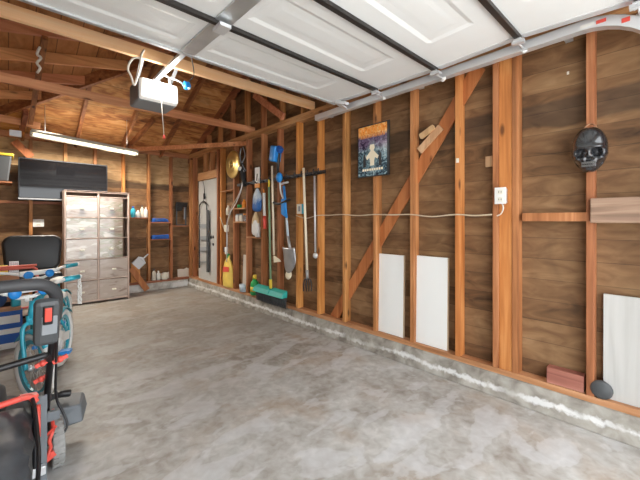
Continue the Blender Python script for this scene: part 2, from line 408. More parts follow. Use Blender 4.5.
# shelf ledges between the studs
def ledge(l, r, py, t=.018, x=XR+.0):
    y0 = onX(r, 221, XR).y; y1 = onX(l, 221, XR).y-.041; z = onX((l+r)/2, py, XR).z
    MB().box(x-.02, XR+DEP-.002, y0, y1, z-t, z).build('shelf_ledge', M['plate'], wr)
    return (y0, y1, z)
L1 = ledge(233, 246, 208); L2 = ledge(233, 246, 221.5); L3 = ledge(246, 261, 237)
L4 = ledge(220, 233, 190.5, .012)

# ---- back wall
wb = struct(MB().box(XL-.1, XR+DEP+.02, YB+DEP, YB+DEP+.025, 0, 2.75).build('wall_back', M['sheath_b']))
MB().hexa([(XL,YB-.05,0),(XR-.03,YB-.05,0),(XR-.03,YB+DEP-.001,0),(XL,YB+DEP-.001,0),(XL,YB-.012,.13),(XR-.03,YB-.012,.13),(XR-.03,YB+DEP-.001,.13),(XL,YB+DEP-.001,.13)]).build('stem_wall', M['curb_b'], wb, bevel=.008)
MB().box(XL, XR-.001, YB-.002, YB+DEP-.001, .13, .17).build('sill_plate', M['platex'], wb, bevel=.003)
MB().box(XL, XR-.001, YB, YB+DEP-.001, ZP-.082, ZP).build('top_plate', M['platex'], wb, bevel=.003)
def xpx(px): return onY(px, 221, YB).x
for l in (29, 64, 94, 122.5, 148, 170.5, 190.5):
    x = xpx(l)
    lo = .17; hi = ZP-.083
    MB().box(x, x+.042, YB, YB+DEP-.001, lo, hi).build('stud', M['stud_o' if l in (122.5,) else 'stud'], wb, bevel=.003)
zr = onY(30, 202.5, YB).z
MB().box(XL, xpx(29)-.001, YB, YB+DEP-.001, zr-.02, zr+.02).build('blocking', M['platex'], wb)
MB().box(xpx(29)+.043, xpx(64)-.001, YB, YB+DEP-.001, zr-.02, zr+.02).build('blocking', M['platex'], wb)
def bledge(l, r, py, t=.02, ext=.03):
    x0 = xpx(l)+.043; x1 = xpx(r)-.001; z = onY((l+r)/2, py, YB).z
    MB().box(x0, x1, YB-ext, YB+DEP-.002, z-t, z).build('shelf_ledge', M['platex'], wb)
    return (x0, x1, z)
B1 = bledge(122.5, 148, 217.5); B2 = bledge(148, 170.5, 222); B3 = bledge(148, 170.5, 239); B4 = bledge(170.5, 190.5, 225.5)
# ragged patches of pale paper left on the sheathing, low in the corner bays
def patch(cx, cz, w, h, seed):
    rnd = random.Random(seed); n = 16
    poly = [(w*.5*(.75+.35*rnd.random())*max(-1, min(1, 1.35*math.cos(2*PI*k/n))), h*.5*(.75+.35*rnd.random())*max(-1, min(1, 1.35*math.sin(2*PI*k/n)))) for k in range(n)]
    MB().prism(poly, (cx, YB+DEP-.001, cz), (1,0,0), (0,0,1), (0,-1,0), .003).build('paper_patch', M['patch'], wb)
q = onY(184, 274, YB+DEP); patch(q.x, q.z, .26, .24, 3)
q = onY(164, 277, YB+DEP); patch(q.x, q.z, .22, .18, 5)

# ---- left and front walls (outside the view, they close the room)
wl = struct(MB().box(XL-.11, XL-.085, YF, YB+DEP, 0, 3.4).build('wall_left', M['sheath_r']))
wf = struct(MB().box(XL-.11, XR+DEP, YF-.12, YF-.02, 2.30, 2.66).build('wall_front', M['white']))
MB().box(XR-.02, XR+DEP, YF-.12, YF-.02, 0, 2.3).build('door_jamb', M['white'], wf)
MB().box(XL-.11, XL-.02, YF-.12, YF-.02, 0, 2.3).build('door_jamb', M['white'], wf)

# ------------------------------------------------------------------ roof
def zback(y): return 2.62+.45*(6.7-y)
def zleft(x, y): return 4.462+.2*x-.265*y
def hipx(y): return .527-(y-5.65)*.97
YR = 3.25
pA = (hipx(6.85), 6.85); pB = (hipx(YR), YR)
def slab(pts, th):
    g = MB(); n = len(pts)
    A = [g.bm.verts.new(V(p)) for p in pts]; B = [g.bm.verts.new(V(p)+V((0,0,th))) for p in pts]
    g.bm.faces.new(A[::-1]); g.bm.faces.new(B)
    for i in range(n): g.bm.faces.new((A[i], A[(i+1)%n], B[(i+1)%n], B[i]))
    return g
XO = XR+.4
ce = struct(slab([(pA[0],6.95,zback(6.95)),(XO,6.95,zback(6.95)),(XO,YR,zback(YR)),(pB[0],YR,zback(YR))], .025).build('ceiling', M['roof_b']))
zc = zback(YR); za = zback(6.95)
slab([(XL-.2,6.95,zleft(XL-.2,6.95)-.04),(pA[0],6.95,za),(pB[0],YR,zc),(XL-.2,YR,zleft(XL-.2,YR))], .025).build('left_roof_boards', M['roof_l'], ce)
slab([(XL-.2,YF-.4,2.60),(XO,YF-.4,2.60),(XO,YR,zc+.02),(pB[0],YR,zc),(XL-.2,YR,zleft(XL-.2,YR))], .025).build('front_roof_boards', M['roof_b'], ce)
TILT = math.sqrt(1+.45**2)
def rafter(x, y0, y1, h=.13, w=.042, name='rafter', mat='rafter'):
    MB().beam((x, y0, zback(y0)-h/2*TILT-.002), (x, y1, zback(y1)-h/2*TILT-.002), w, h, mi=0).build(name, M[mat], ce)
for x, w in ((.16,.042),(.81,.042),(1.47,.042),(2.12,.042)):
    y1 = max(YR+.03, 5.65+(.527-x)/.97+.03)
    rafter(x, 6.78, y1, .10)
for x in (XR+.03,): rafter(x, 6.9, YR+.03, .13)
MB().beam((pA[0], pA[1]-.08, zback(6.75)-.10), (pB[0], pB[1], zc-.10), .045, .15).build('hip_rafter', M['rafter'], ce)
for y, h in ((4.54,.10),(4.96,.12),(5.37,.11),(5.79,.10)):
    xe = hipx(y)-.03
    MB().beam((XL-.08, y, zleft(XL-.08, y)-h/2-.004), (xe, y, zleft(xe, y)-h/2-.004), .042, h).build('jack_rafter', M['rafterx'], ce)
# long strut running under the jack rafters
MB().beam((.22,6.25,2.56),(.27,4.31,3.10), .05, .045).build('strut', M['rafter'], ce)
MB().beam((.14,6.25,2.56),(.17,5.75,2.68), .05, .09).build('strut', M['rafter'], ce)
# ceiling ties
MB().box(XL-.02, XR+.02, 2.97, 3.01, ZP+.0, ZP+.092).build('tie_beam', M['beam_new'], ce, bevel=.002)
MB().box(XL-.02, XR+.085, 4.39, 4.43, ZP, ZP+.092).build('tie_beam', M['beam'], ce, bevel=.002)
MB().beam((XL-.02, 6.07, 2.66), (.33, 6.07, 2.60), .04, .09).build('tie_beam', M['beam'], ce, bevel=.002)
q0 = onX(243, 147, XR); q1 = onY(124, 149, YB-.1)
MB().beam((XR+.04, q0.y-.05, 2.47), (q1.x, q1.y+.06, 2.52), .04, .065).build('corner_tie', M['beam'], ce, bevel=.002)
MB().beam((2.60, 4.19, 3.09), (2.60, 3.50, 2.62), .04, .09).build('gable_brace', M['beam'], ce, bevel=.002)
# pale brace in front of the gable: from the new beam down to the plate
# short rafter-foot brace under the back slope
MB().beam(onY(154, 119, 5.85), onY(129, 147, 6.55), .04, .08).build('foot_brace', M['rafter'], ce)

# ------------------------------------------------------------------ overhead door
XD0, XD1, XC, ZD = -.59, 2.44, .93, 2.45
dr = struct(bpy.data.objects.new('door_1', None)); C.objects.link(dr); dr.location = (XC, 1.3, ZD)
seams = [2.40, 1.86, 1.29, .72, .16]
zs = [2.475, 2.46, 2.452, 2.468, 2.44]
PX = [(-.18, .80), (1.05, 2.03)]
def door_section(y0, y1, z0, z1, last=False):
    """inside skin of one section (facing down) with two embossed rectangles"""
    g = MB(); bm = g.bm
    def zz(y): return z0+(z1-z0)*(y-y0)/(y1-y0)
    m = .13; s = .028; dp = .008
    xs = sorted({XD0, XD1} | {v for a, b in PX for v in (a-s, a, b, b+s)})
    ys = [y0, y0-m, y0-m-s, y1+m+s, y1+m, y1]
    def dz(x, y):
        for a, b in PX:
            if a-1e-6 <= x <= b+1e-6 and y1+m+s-1e-6 <= y <= y0-m-s+1e-6: return dp
        return 0
    grid = [[bm.verts.new((x, y, zz(y)+dz(x, y))) for x in xs] for y in ys]
    for i in range(len(ys)-1):
        for k in range(len(xs)-1): bm.faces.new((grid[i][k], grid[i][k+1], grid[i+1][k+1], grid[i+1][k]))
    # inner raised field
    for a, b in PX:
        f = .045; ya, yb = y0-m-s-f, y1+m+s+f; e = .03
        o = [(a+f, ya), (b-f, ya), (b-f, yb), (a+f, yb)]; i_ = [(a+f+e, ya-e), (b-f-e, ya-e), (b-f-e, yb+e), (a+f+e, yb+e)]
        if ya-e > yb+e:
            A = [bm.verts.new((x, y, zz(y)+dp-.0005)) for x, y in o]; B = [bm.verts.new((x, y, zz(y)+dp-.0022)) for x, y in i_]
            bm.faces.new(B)
            for k in range(4): bm.faces.new((A[k], A[(k+1)%4], B[(k+1)%4], B[k]))
    # outer skin
    T = .045
    O = [bm.verts.new(p) for p in ((XD0,y0,z0+T),(XD1,y0,z0+T),(XD1,y1,z1+T),(XD0,y1,z1+T))]
    bm.faces.new(O)
    c = [grid[0][0], grid[0][-1], grid[-1][-1], grid[-1][0]]
    bm.faces.new([O[0], O[1]] + grid[0][::-1]); bm.faces.new([O[3], O[2]] + grid[-1][::-1])
    bm.faces.new([O[1], O[2]] + [r[-1] for r in grid][::-1]); bm.faces.new([O[0], O[3]] + [r[0] for r in grid][::-1])
    return g
for k in range(4):
    door_section(seams[k]-.003, seams[k+1]+.003, zs[k], zs[k+1]).build('door_section', M['door_white'], dr)
door_section(.157, -.10, zs[4], 2.38).build('door_section', M['door_white'], dr)
for k in (1, 2, 3, 4):
    y = seams[k]; z = zs[k]
    MB().box(XD0+.02, XD1-.03, y-.016, y+.016, z-.028, z-.004).build('strut', M['strut'], dr)
    h = MB(); h.box(XD1-.07, XD1+.02, y-.022, y+.022, z-.035, z-.028); h.tube([(XD1-.05,y,z-.05),(XD1+.07,y,z-.05)], .006); h.box(XD1-.06,XD1-.03,y-.035,y+.035,z-.055,z-.034)
    hh = h.build('hinge', M['galv2'], dr)
    MB().lathe([(0,-.008),(.022,-.008),(.022,.008),(0,.008)], (XD1+.075, y, z-.05), (1,0,0), 14).build('roller', M['white'], hh)
    MB().box(XC-.035, XC+.035, y-.05, y+.05, z-.05, z-.029).build('hinge', M['galv2'], dr)
MB().box(XD0, XD1, 2.397, 2.425, 2.462, 2.52).build('top_rail', M['galv'], dr)
for k in range(4):   # steel stiles
    y0, y1 = seams[k]-.02, seams[k+1]+.02; z0, z1 = zs[k], zs[k+1]
    MB().hexa([(XC-.05,y1,z1-.012),(XC+.05,y1,z1-.012),(XC+.05,y0,z0-.012),(XC-.05,y0,z0-.012),(XC-.05,y1,z1+.003),(XC+.05,y1,z1+.003),(XC+.05,y0,z0+.003),(XC-.05,y0,z0+.003)]).build('centre_stile', M['galv'], dr)
    MB().hexa([(XD1-.045,y1,z1-.006),(XD1+.003,y1,z1-.006),(XD1+.003,y0,z0-.006),(XD1-.045,y0,z0-.006),(XD1-.045,y1,z1+.003),(XD1+.003,y1,z1+.003),(XD1+.003,y0,z0+.003),(XD1-.045,y0,z0+.003)]).build('edge_stile', M['galv2'], dr)
# top roller bracket at the rear corner of the door
g = MB(); g.beam((XD1-.03,2.36,2.47),(XD1-.03,2.22,2.42), .05, .03); g.beam((XD1+.05,2.30,2.40),(XD1-.04,2.36,2.47), .07, .012); g.build('top_bracket', M['galv2'], dr)

# tracks
def track(xa, label):
    t = thing('door_track', label, 'door track', (xa, 1.5, 2.40))
    path = [(xa, 2.78, 2.415), (xa, 1.6, 2.422), (xa, .42, 2.43)] + [(xa, .42-.40*math.sin(a), 2.43-.40*(1-math.cos(a))) for a in [PI/2*k/10 for k in range(1, 11)]] + [(xa, .02, .05)]
    g = MB(); prof = [(-.03,-.02),(-.03,.035),(-.024,.041),(-.024,-.014),(.022,-.014),(.022,.041),(.028,.035),(.028,-.02)]
    rings = []
    for i, p in enumerate(path):
        p = V(p); d = (V(path[min(i+1, len(path)-1)])-V(path[max(i-1, 0)])).normalized(); n = d.cross(V((1,0,0))).normalized()
        if i < 3 and n.z < 0: n = -n
        if rings and n.dot(pn) < 0: n = -n
        pn = n
        rings.append([g.bm.verts.new(p+V((1,0,0))*u+n*v) for u, v in prof])
    for A, B in zip(rings, rings[1:]):
        for k in range(len(prof)): g.bm.faces.new((A[k], A[(k+1)%8], B[(k+1)%8], B[k]))
    g.bm.faces.new(rings[0]); g.bm.faces.new(rings[-1][::-1])
    g.build('rail', M['galv2'], t)
    return t
tr = track(2.525, 'galvanised steel overhead track along the studs at the right edge of the raised door')
for y in (2.66, 1.55, .5):
    g = MB(); g.box(2.55, XR+.001, y-.02, y+.02, 2.43, 2.455); g.build('bracket', M['galv'], tr)
for ya, yb, za, zb_s, mm in ((.30,.345,2.416,2.436,'red'),(.352,.42,2.418,2.438,'white'),(.20,.235,2.375,2.40,'red')):
    MB().box(2.494-.0015, 2.4945, ya, yb, za, zb_s).build('sticker', M[mm], tr)
track(-.67, 'second galvanised overhead track on the far left side of the raised door')

# ------------------------------------------------------------------ opener
op = thing('garage_door_opener', 'white and grey boxy garage door opener hanging behind the raised door', 'garage door opener', (XC+.0, 3.25, 2.28))
OX, OY = .965, 3.13
g = MB(); g.box(OX-.155, OX+.165, OY, OY+.30, 2.315, 2.505); g.build('housing', M['grey'], op, bevel=.02)
g = MB(); 
cp = [(-.165,-.005),(-.15,.03),(.15,.03),(.17,-.005),(.17,.0)]
g.hexa([(OX-.15,OY-.05,2.33),(OX+.16,OY-.05,2.33),(OX+.165,OY+.02,2.315),(OX-.155,OY+.02,2.315),(OX-.145,OY-.055,2.485),(OX+.15,OY-.055,2.485),(OX+.165,OY+.02,2.505),(OX-.155,OY+.02,2.505)])
lens = g.build('light_lens', M['lens'], op, bevel=.018); lens['label'] = 'white translucent light cover'
g = MB()
for k in range(5): g.obox((OX-.035+.03*k, OY-.0545, 2.355), (.014,.004,.006))
g.build('vent_slots', M['dgrey'], op)
g = MB(); g.box(OX-.155, OX-.152+.0, OY+.05, OY+.25, 2.31, 2.45)
MB().box(OX-.02, OX+.02, 2.35, OY+.1, 2.525, 2.55).build('rail', M['galv'], op)
MB().beam((OX,OY+.05,2.53),(OX,OY+.02,2.46), .06, .03).build('rail_bracket', M['galv2'], op)
for sx in (-.13, .13):
    MB().beam((OX+sx, OY+.2, 2.47), (OX+sx*1.1, 3.02, 2.68), .03, .004).build('hanger_strap', M['galv2'], op)
g = MB(); g.tube(smooth_path([(OX+.02,OY-.1,2.53),(OX+.14,OY-.15,2.49),(OX+.20,OY-.08,2.47)]), .007); g.tube([(OX+.05,OY-.12,2.52),(OX+.06,OY-.13,2.43)], .009); g.build('door_arm', M['galv2'], op)
g = MB(); pc = onY(164, 139, 3.06); g.tube([(pc.x-.03, 3.07, 2.46), (pc.x, 3.06, pc.z+.03)], .003, 6); pco = g.build('pull_cord', M['rope'], op)
MB().lathe([(0,0),(.011,.003),(.012,.02),(.006,.035),(0,.036)], (pc.x, 3.06, pc.z), (0,0,1), 10).build('cord_handle', M['red'], pco)
# blue emergency-release device
b0 = onY(187, 86, 2.95)
t = thing('release_cable_reel', 'small bright blue device hanging on a cord from the door, right of the opener', 'cord reel', b0)
g = MB(); g.lathe([(0,-.022),(.03,-.02),(.034,0),(.03,.02),(0,.022)], b0, (.4,-.9,0), 16); g.box(b0.x-.028, b0.x+.022, b0.y-.015, b0.y+.015, b0.z-.01, b0.z+.035); g.build('reel_body', M['blue'], t, bevel=.004)
MB().lathe([(0,-.005),(.011,-.005),(.011,.005),(0,.005)], b0+V((.01,-.026,-.025)), (.4,-.9,0), 12).build('reel_knob', M['white'], t)
top = onY(190, 57, 2.42)
MB().tube(smooth_path([b0+V((0,0,.03)), b0+V((.02,-.1,.07)), (top.x, 2.41, 2.49)]), .004, 6).build('cord', M['black'], t)

# ropes hanging from the beams
def rope(name, pts, r, label, mat='rope', cat='rope'):
    return tag(MB().tube(smooth_path(pts), r, 7).build(name, M[mat]), label, cat)
rope('rope', [onY(143,58,2.96), onY(134,58,2.955), onY(129,64,2.955), onY(128,70,2.955), onY(131,76,2.955), onY(134,85,2.955), onY(137,78,2.955), onY(140,66,2.955), onY(141,56,2.955), onY(144,50,2.957)], .008, 'looped white rope hanging from the pale new beam, left of the opener')
rope('rope', [onY(40,47,4.25), onY(37,54,4.25), onY(41,58,4.25), onY(37,63,4.25), onY(40,68,4.25), onY(37,73,4.25)], .012, 'short knotted white rope tied to the dark strut at far upper left')

# ------------------------------------------------------------------ fluorescent fixture
a = V((.23, 6.08, 2.475)); b_ = V((1.55, 6.08, 2.372)); d = (b_-a).normalized(); n = V((-d.z, 0, d.x))
t = thing('fluorescent_light', 'long lit fluorescent tube fixture hanging in front of the back wall', 'ceiling light', (a+b_)/2)
mid = (a+b_)/2; MR = Matrix((d, V((0,1,0)), n)).transposed()
g = MB(); g.obox(mid+n*.03, ((b_-a).length, .11, .025), MR)
g.obox(mid+n*.015+V((0,.05,0)), ((b_-a).length, .01, .08), MR); g.obox(mid+n*.045+V((0,-.035,0)), ((b_-a).length, .01, .035), MR)
for e in (a, b_): g.obox(e+n*.01, (.02,.11,.055), MR)
g.build('housing', M['fixture'], t)
MB().tube([a+d*.03+V((0,-.015,-.005)), b_-d*.03+V((0,-.015,-.005))], .013, 12).build('tube', M['tube'], t)
for e in (a+d*.15, b_-d*.15):
    MB().tube([e+n*.04, V((e.x, e.y, zback(e.y)-.0 if e.x > hipx(e.y) else zleft(e.x,e.y)-.01))], .003, 5).build('hanging_wire', M['galv2'], t)

# ------------------------------------------------------------------ TV
c0 = onY(18, 156, 6.52); c1 = onY(106, 166, 6.52); c2 = onY(18, 201, 6.52)
tx0, tx1, tz1, tz0 = c0.x, c1.x+.02, 2.205, 1.585
t = thing('television', 'large flat black television mounted high on the back wall', 'television', ((tx0+tx1)/2, 6.6, tz0))
tl = Matrix.Rotation(math.radians(0), 3, 'X'); tc_ = V(((tx0+tx1)/2, 6.53, (tz0+tz1)/2)); W_, H_ = tx1-tx0, tz1-tz0
MB().obox(tc_, (W_, .05, H_), tl).build('frame', M['black'], t, bevel=.006)
MB().obox(tc_+tl@V((0,-.027,.012)), (W_-.03, .006, H_-.06), tl).build('screen', M['screen'], t)
g = MB(); g.obox(tc_+tl@V((0,-.028,-H_/2+.022)), (W_-.0, .006, .018), tl); 
g.build('silver_trim', M['silver'], t)
MB().box(tc_.x-.2, tc_.x+.2, 6.55, 6.70, tc_.z-.15, tc_.z+.15).build('wall_mount', M['dsteel'], t)

# outlets
def outlet(c, nrm, label, w=.075, h=.115):
    """c on the face, nrm pointing into the room"""
    n = V(nrm); u = n.cross(V((0,0,1))).normalized(); Mx = Matrix((u, n, V((0,0,1)))).transposed(); c = V(c)
    t = thing('power_outlet', label, 'power outlet', c)
    MB().obox(c+n*.02, (w*.85,.04,h*.85), Mx).build('box', M['galv'], t)
    MB().obox(c+n*.043, (w,.006,h), Mx).build('cover_plate', M['white'], t, bevel=.002)
    for s in (-.22, .22):
        g = MB(); g.obox(c+n*.0475+V((0,0,s*h)), (w*.42,.004,h*.26), Mx); sk = g.build('socket', M['ivory'], t)
        g = MB()
        for q in (-.008, .008): g.obox(c+n*.0505+u*q+V((0,0,s*h)), (.003,.002,.012), Mx)
        g.build('slots', M['dgrey'], sk)
    return t
oc = onX(502, 196, XR); oc.y = (ypx(492.5)+ypx(512))/2-.003
t = outlet((XR+.0, oc.y, oc.z), (-1,0,0), 'white duplex outlet on the orange post of the right wall', .078, .12)
MB().tube(smooth_path([(XR-.03,oc.y-.005,oc.z-.05),(XR-.045,oc.y-.02,oc.z-.09),(XR-.03,oc.y+.0,oc.z-.13),(XR-.02,oc.y+.03,oc.z-.145)]), .005, 7).build('cord', M['rope'], t)
oc = onY(38.5, 223, YB); outlet((oc.x, YB+.045, oc.z), (0,-1,0), 'white double outlet on the back wall under the television', .13, .115)

# ------------------------------------------------------------------ drawer cabinet
cx0, cx1, cy0, cy1, chh = .61, 1.47, 6.22, 6.48, 1.745
t = thing('drawer_cabinet', 'tall beige storage unit with ten clear plastic drawers against the back wall', 'drawer unit', ((cx0+cx1)/2, (cy0+cy1)/2, 0))
fr = .022
g = MB(); g.box(cx0, cx0+fr, cy0, cy1, 0, chh); g.box(cx1-fr, cx1, cy0, cy1, 0, chh); g.box(cx0, cx1, cy0, cy1, chh-fr, chh); g.box(cx0, cx1, cy0, cy1, .03, .03+fr)
xm = (cx0+cx1)/2; g.box(xm-.013, xm+.013, cy0+.005, cy1, .03, chh)
rows = 5; zb = .052; zt = chh-.085; rh = (zt-zb)/rows
g.box(cx0, cx1, cy0+.0, cy0+.02, chh-.03, chh)
for k in range(1, rows+1): g.box(cx0+fr, cx1-fr, cy0+.004, cy1, zb+k*rh-.012, zb+k*rh)
g.build('frame', M['cab'], t, bevel=.003)
MB().box(cx0+fr, cx1-fr, cy1-.012, cy1-.002, .05, chh-fr).build('back_panel', M['cabin'], t)
def content_mat(i, rx):
    rnd = random.Random(i*17+5)
    m, nt, b = newmat('drawer_front_%d' % i); N, L = nt.nodes, nt.links
    b.inputs['Base Color'].default_value = (.46,.40,.35,1)
    b.inputs['Roughness'].default_value = .12; b.inputs['Coat Weight'].default_value = 1; b.inputs['Coat Roughness'].default_value = .04; b.inputs['Coat IOR'].default_value = 1.45
    b.inputs['Transmission Weight'].default_value = 0
    tc = N.new('ShaderNodeTexCoord')
    mp = N.new('ShaderNodeMapping'); mp.inputs['Location'].default_value = (i*3.1, 0, i*1.7); mp.inputs['Scale'].default_value = (4, 1, 13); L.new(tc.outputs['Object'], mp.inputs['Vector'])
    f = noise(nt, mp.outputs[0], 1, 3, .8)
    cols = [(.62,.58,.54), (.40,.33,.28), (.26,.25,.17), (.24,.17,.13)] if rx < 2 else [(.55,.48,.44), (.50,.43,.38), (.46,.38,.33), (.33,.26,.23)]
    r = ramp(N, [(.3, cols[3]), (.42, cols[1]), (.52, cols[2] if rnd.random() > .4 else cols[1]), (.62, cols[0])]); L.new(f, r.inputs['Fac']); L.new(r.outputs['Color'], b.inputs['Base Color'])
    return m
i = 0
for col in range(2):
    for rw in range(rows):
        xa = (cx0+fr+.004) if col == 0 else xm+.017; xb = xm-.017 if col == 0 else cx1-fr-.004
        z0 = zb+rw*rh+.004; z1 = z0+rh-.022
        if col == 1: xb -= .07 if rw >= 2 else 0
        g = MB(); g.box(xa, xb, cy0+.006, cy0+.014, z0, z1)
        g.box(xa, xa+.006, cy0+.014, cy1-.03, z0, z1-.04); g.box(xb-.006, xb, cy0+.014, cy1-.03, z0, z1-.04); g.box(xa, xb, cy0+.014, cy1-.03, z0, z0+.006)
        d_ = g.build('drawer', content_mat(i, rw < 2 and 2 or 0), t)
        MB().box((xa+xb)/2-.03, (xa+xb)/2+.03, cy0-.014, cy0+.006, z0+.12, z0+.145).build('handle', M['ivory'], d_, bevel=.004)
        i += 1

# ------------------------------------------------------------------ back-wall items
def bottle(name, c, r, h, mat, cap, label, group=None, capr=.45, caph=.12):
    c = V(c); t = thing(name, label, 'bottle', c, group)
    MB().lathe([(0,0),(r*.9,0),(r,h*.04),(r,h*.62),(r*.85,h*.74),(r*.4,h*.82),(r*.4,h*.88),(0,h*.88)], c, seg=14).build('body', M[mat], t)
    MB().lathe([(0,h*.86),(r*capr,h*.86),(r*capr,h*.99),(r*capr*.8,h),(0,h)], c, seg=12).build('cap', M[cap], t)
    return t
def bz(px, py=221): return onY(px, py, YB+.02)
bx0, bx1, bz_ = B1
bottle('spray_bottle', (bz(133).x, YB+.015, bz_), .04, .20, 'teal', 'blued', 'blue bottle at the left end of the bottle shelf on the back wall')
bottle('bottle', (bz(138).x, YB+.015, bz_), .042, .13, 'white', 'white', 'short white bottle, second from the left on the back-wall bottle shelf')
bottle('bottle', (bz(142.3).x, YB+.035, bz_), .03, .22, 'ivory', 'dgrey', 'ivory pump bottle, third from the left on the back-wall bottle shelf', capr=.35)
bottle('bottle', (bz(146).x-.005, YB+.01, bz_), .034, .19, 'white', 'white', 'tall white bottle at the right end of the bottle shelf on the back wall')
for (x0, x1, z), lab, k in ((B2, 'blue folded power tool case on the upper small shelf of the back wall', 0), (B3, 'blue power tool case on the lower small shelf of the back wall', 1)):
    t = thing('tool_case', lab, 'tool case', ((x0+x1)/2, YB+.0, z))
    g = MB(); g.hexa([(x0+.02,YB-.03,z),(x1-.03,YB-.03,z),(x1-.03,YB+.08,z),(x0+.02,YB+.08,z),(x0+.03,YB-.02,z+.055+.02*k),(x1-.06+.03*k,YB-.02,z+.055+.03*k),(x1-.06,YB+.07,z+.07),(x0+.03,YB+.07,z+.07)]); g.build('shell', M['blued'], t, bevel=.01)
    MB().tube([(x0+.08,YB-.03,z+.03),(x0+.08,YB-.045,z+.04),(x1-.1,YB-.045,z+.04),(x1-.1,YB-.03,z+.03)], .006, 6).build('handle', M['black'], t)
# black hanging tool holster
x0, x1, z = B4
t = thing('tool_belt', 'black tool harness with straps standing on the small shelf by the corner', 'tool belt', ((x0+x1)/2, YB, z))
u0 = onY(176, 203, YB).x; u1 = onY(188, 203, YB).x; zt = onY(182, 202, YB).z
g = MB()
g.hexa([(u0,YB-.01,zt-.09),(u1-.02,YB-.01,zt-.1),(u1-.02,YB+.05,zt-.1),(u0,YB+.05,zt-.09),(u0+.01,YB,zt),(u1,YB,zt-.01),(u1,YB+.04,zt-.01),(u0+.01,YB+.04,zt)])
g.hexa([(u0+.01,YB,zt-.19),(u0+.12,YB,zt-.17),(u0+.12,YB+.04,zt-.17),(u0+.01,YB+.04,zt-.19),(u0,YB,zt-.08),(u0+.14,YB,zt-.08),(u0+.14,YB+.04,zt-.08),(u0,YB+.04,zt-.08)])
g.build('pouch', M['black'], t, bevel=.01)
g = MB()
for q in (u0+.015, u1-.04): g.beam((q,YB+.02,z+.005),(q+.01,YB+.02,zt-.05), .02, .02)
g.beam((u0+.01,YB+.02,z+.012),(u1-.02,YB+.02,z+.012), .02, .02); g.build('strap', M['dgrey'], t)
MB().beam((u0+.16,YB-.0,z+.12),(u0+.17,YB-.0,zt-.06), .018, .012, (0,1,0)).build('buckle', M['grey'], t)
# dustpan
c = onY(139.5, 262, YB-.01)
t = thing('dustpan', 'pale grey dustpan hanging tilted on the back wall beside the drawer unit', 'dustpan', c)
u = V((math.cos(.75), 0, math.sin(.75))); v = V((-math.sin(.75), 0, math.cos(.75))); 
g = MB(); w = .085
g.prism([(-.10,-w),(.05,-w),(.085,-.03),(.085,.03),(.05,w),(-.10,w)], c+V((0,-.0,0)), u, v, V((0,1,0)), .006)
g.prism([(-.10,-w),(.05,-w),(.05,-w+.006),(-.10,-w+.006)], c, u, v, V((0,-1,0)), .03); g.prism([(-.10,w-.006),(.05,w-.006),(.05,w),(-.10,w)], c, u, v, V((0,-1,0)), .03); g.prism([(.05,-w),(.056,-w),(.09,.03),(.056,w),(.05,w)], c, u, v, V((0,-1,0)), .03)
g.build('pan', M['dustpan'], t)
MB().beam(c+u*.085+V((0,.0,0)), c+u*.20, .025, .014, (0,1,0)).build('handle', M['dustpan'], t, bevel=.004)
tag(MB().beam(onY(131, 268, YB-.03), onY(147, 291, YB-.045)+V((0,0,.02)), .10, .02, (0,1,0)).build('wood_offcut', M['brace'], None), 'orange wood offcut leaning on the back wall below the dustpan', 'wood offcut')
tag(MB().box(onY(131,270,YB+.05).x, onY(140,270,YB+.05).x, YB+.04, YB+.065, .17, .52).build('wood_offcut', M['stud_o']), 'upright wood offcut standing between the studs behind the drawer unit edge', 'wood offcut')
zf = .17
bottle('bottle', (onY(154.5,275,YB).x, YB+.035, zf), .035, .21, 'ivory', 'dgrey', 'ivory jug with a dark cap standing on the sill of the back wall')
bottle('bottle', (onY(159,275,YB).x, YB+.035, zf), .032, .17, 'white', 'white', 'narrow white bottle on the back-wall sill between the ivory jugs')
tag(MB().lathe([(0,0),(.05,0),(.062,.02),(.06,.09),(.035,.12),(.03,.13),(0,.13)], (onY(165,278,YB).x, YB+.028, zf), seg=14).build('plastic_tub', M['ivory']), 'squat ivory tub on the sill of the back wall near the corner', 'tub')

# ------------------------------------------------------------------ side door with hanging ladder
dd = struct(bpy.data.objects.new('door_2', None)); C.objects.link(dd); dd.location = (XR+.05, (DY0+DY1)/2, 0)
MB().box(XR+.02, XR+.06, DY0+.003, DY1-.003, .02, DZ).build('door_leaf', M['door_grey'], dd, bevel=.003)
k0 = onX(213.5, 237, XR+.02)
MB().lathe([(0,0),(.026,0),(.026,.008),(.010,.012),(.010,.03),(.024,.038),(.026,.05),(.016,.062),(0,.064)], (XR+.02, k0.y, k0.z), (-1,0,0), 14).build('door_handle', M['dsteel'], dd)
MB().lathe([(0,0),(.026,0),(.024,.012),(0,.014)], (XR+.02, k0.y, k0.z-.13), (-1,0,0), 14).build('deadbolt', M['dsteel'], dd)
a0 = onX(200, 222, XR-.02); a1 = onX(209, 222, XR-.02)
t = thing('folding_trolley', 'black folding trolley with grey straps hanging on the grey side door', 'folding trolley', (XR, (a0.y+a1.y)/2, .5))
def RX(px, py, x=XR-.015): return onX(px, py, x)
g = MB(); g.tube(smooth_path([RX(199.5,268), RX(199.5,212), RX(200.5,204), RX(203.5,201.5), RX(206,204), RX(206.8,212), RX(207,272)], 5), .012, 8); g.build('frame', M['dsteel'], t)
g = MB(); g.tube(smooth_path([RX(203.5,201.5), RX(204.5,194), RX(204,186), RX(203,181)], 4), .006, 6); g.build('hanging_cord', M['black'], t)
g = MB(); g.lathe([(0,0),(.018,0),(.018,.10),(0,.10)], RX(204.3,199), (0,0,1), 10); g.build('cord_grip', M['black'], t)
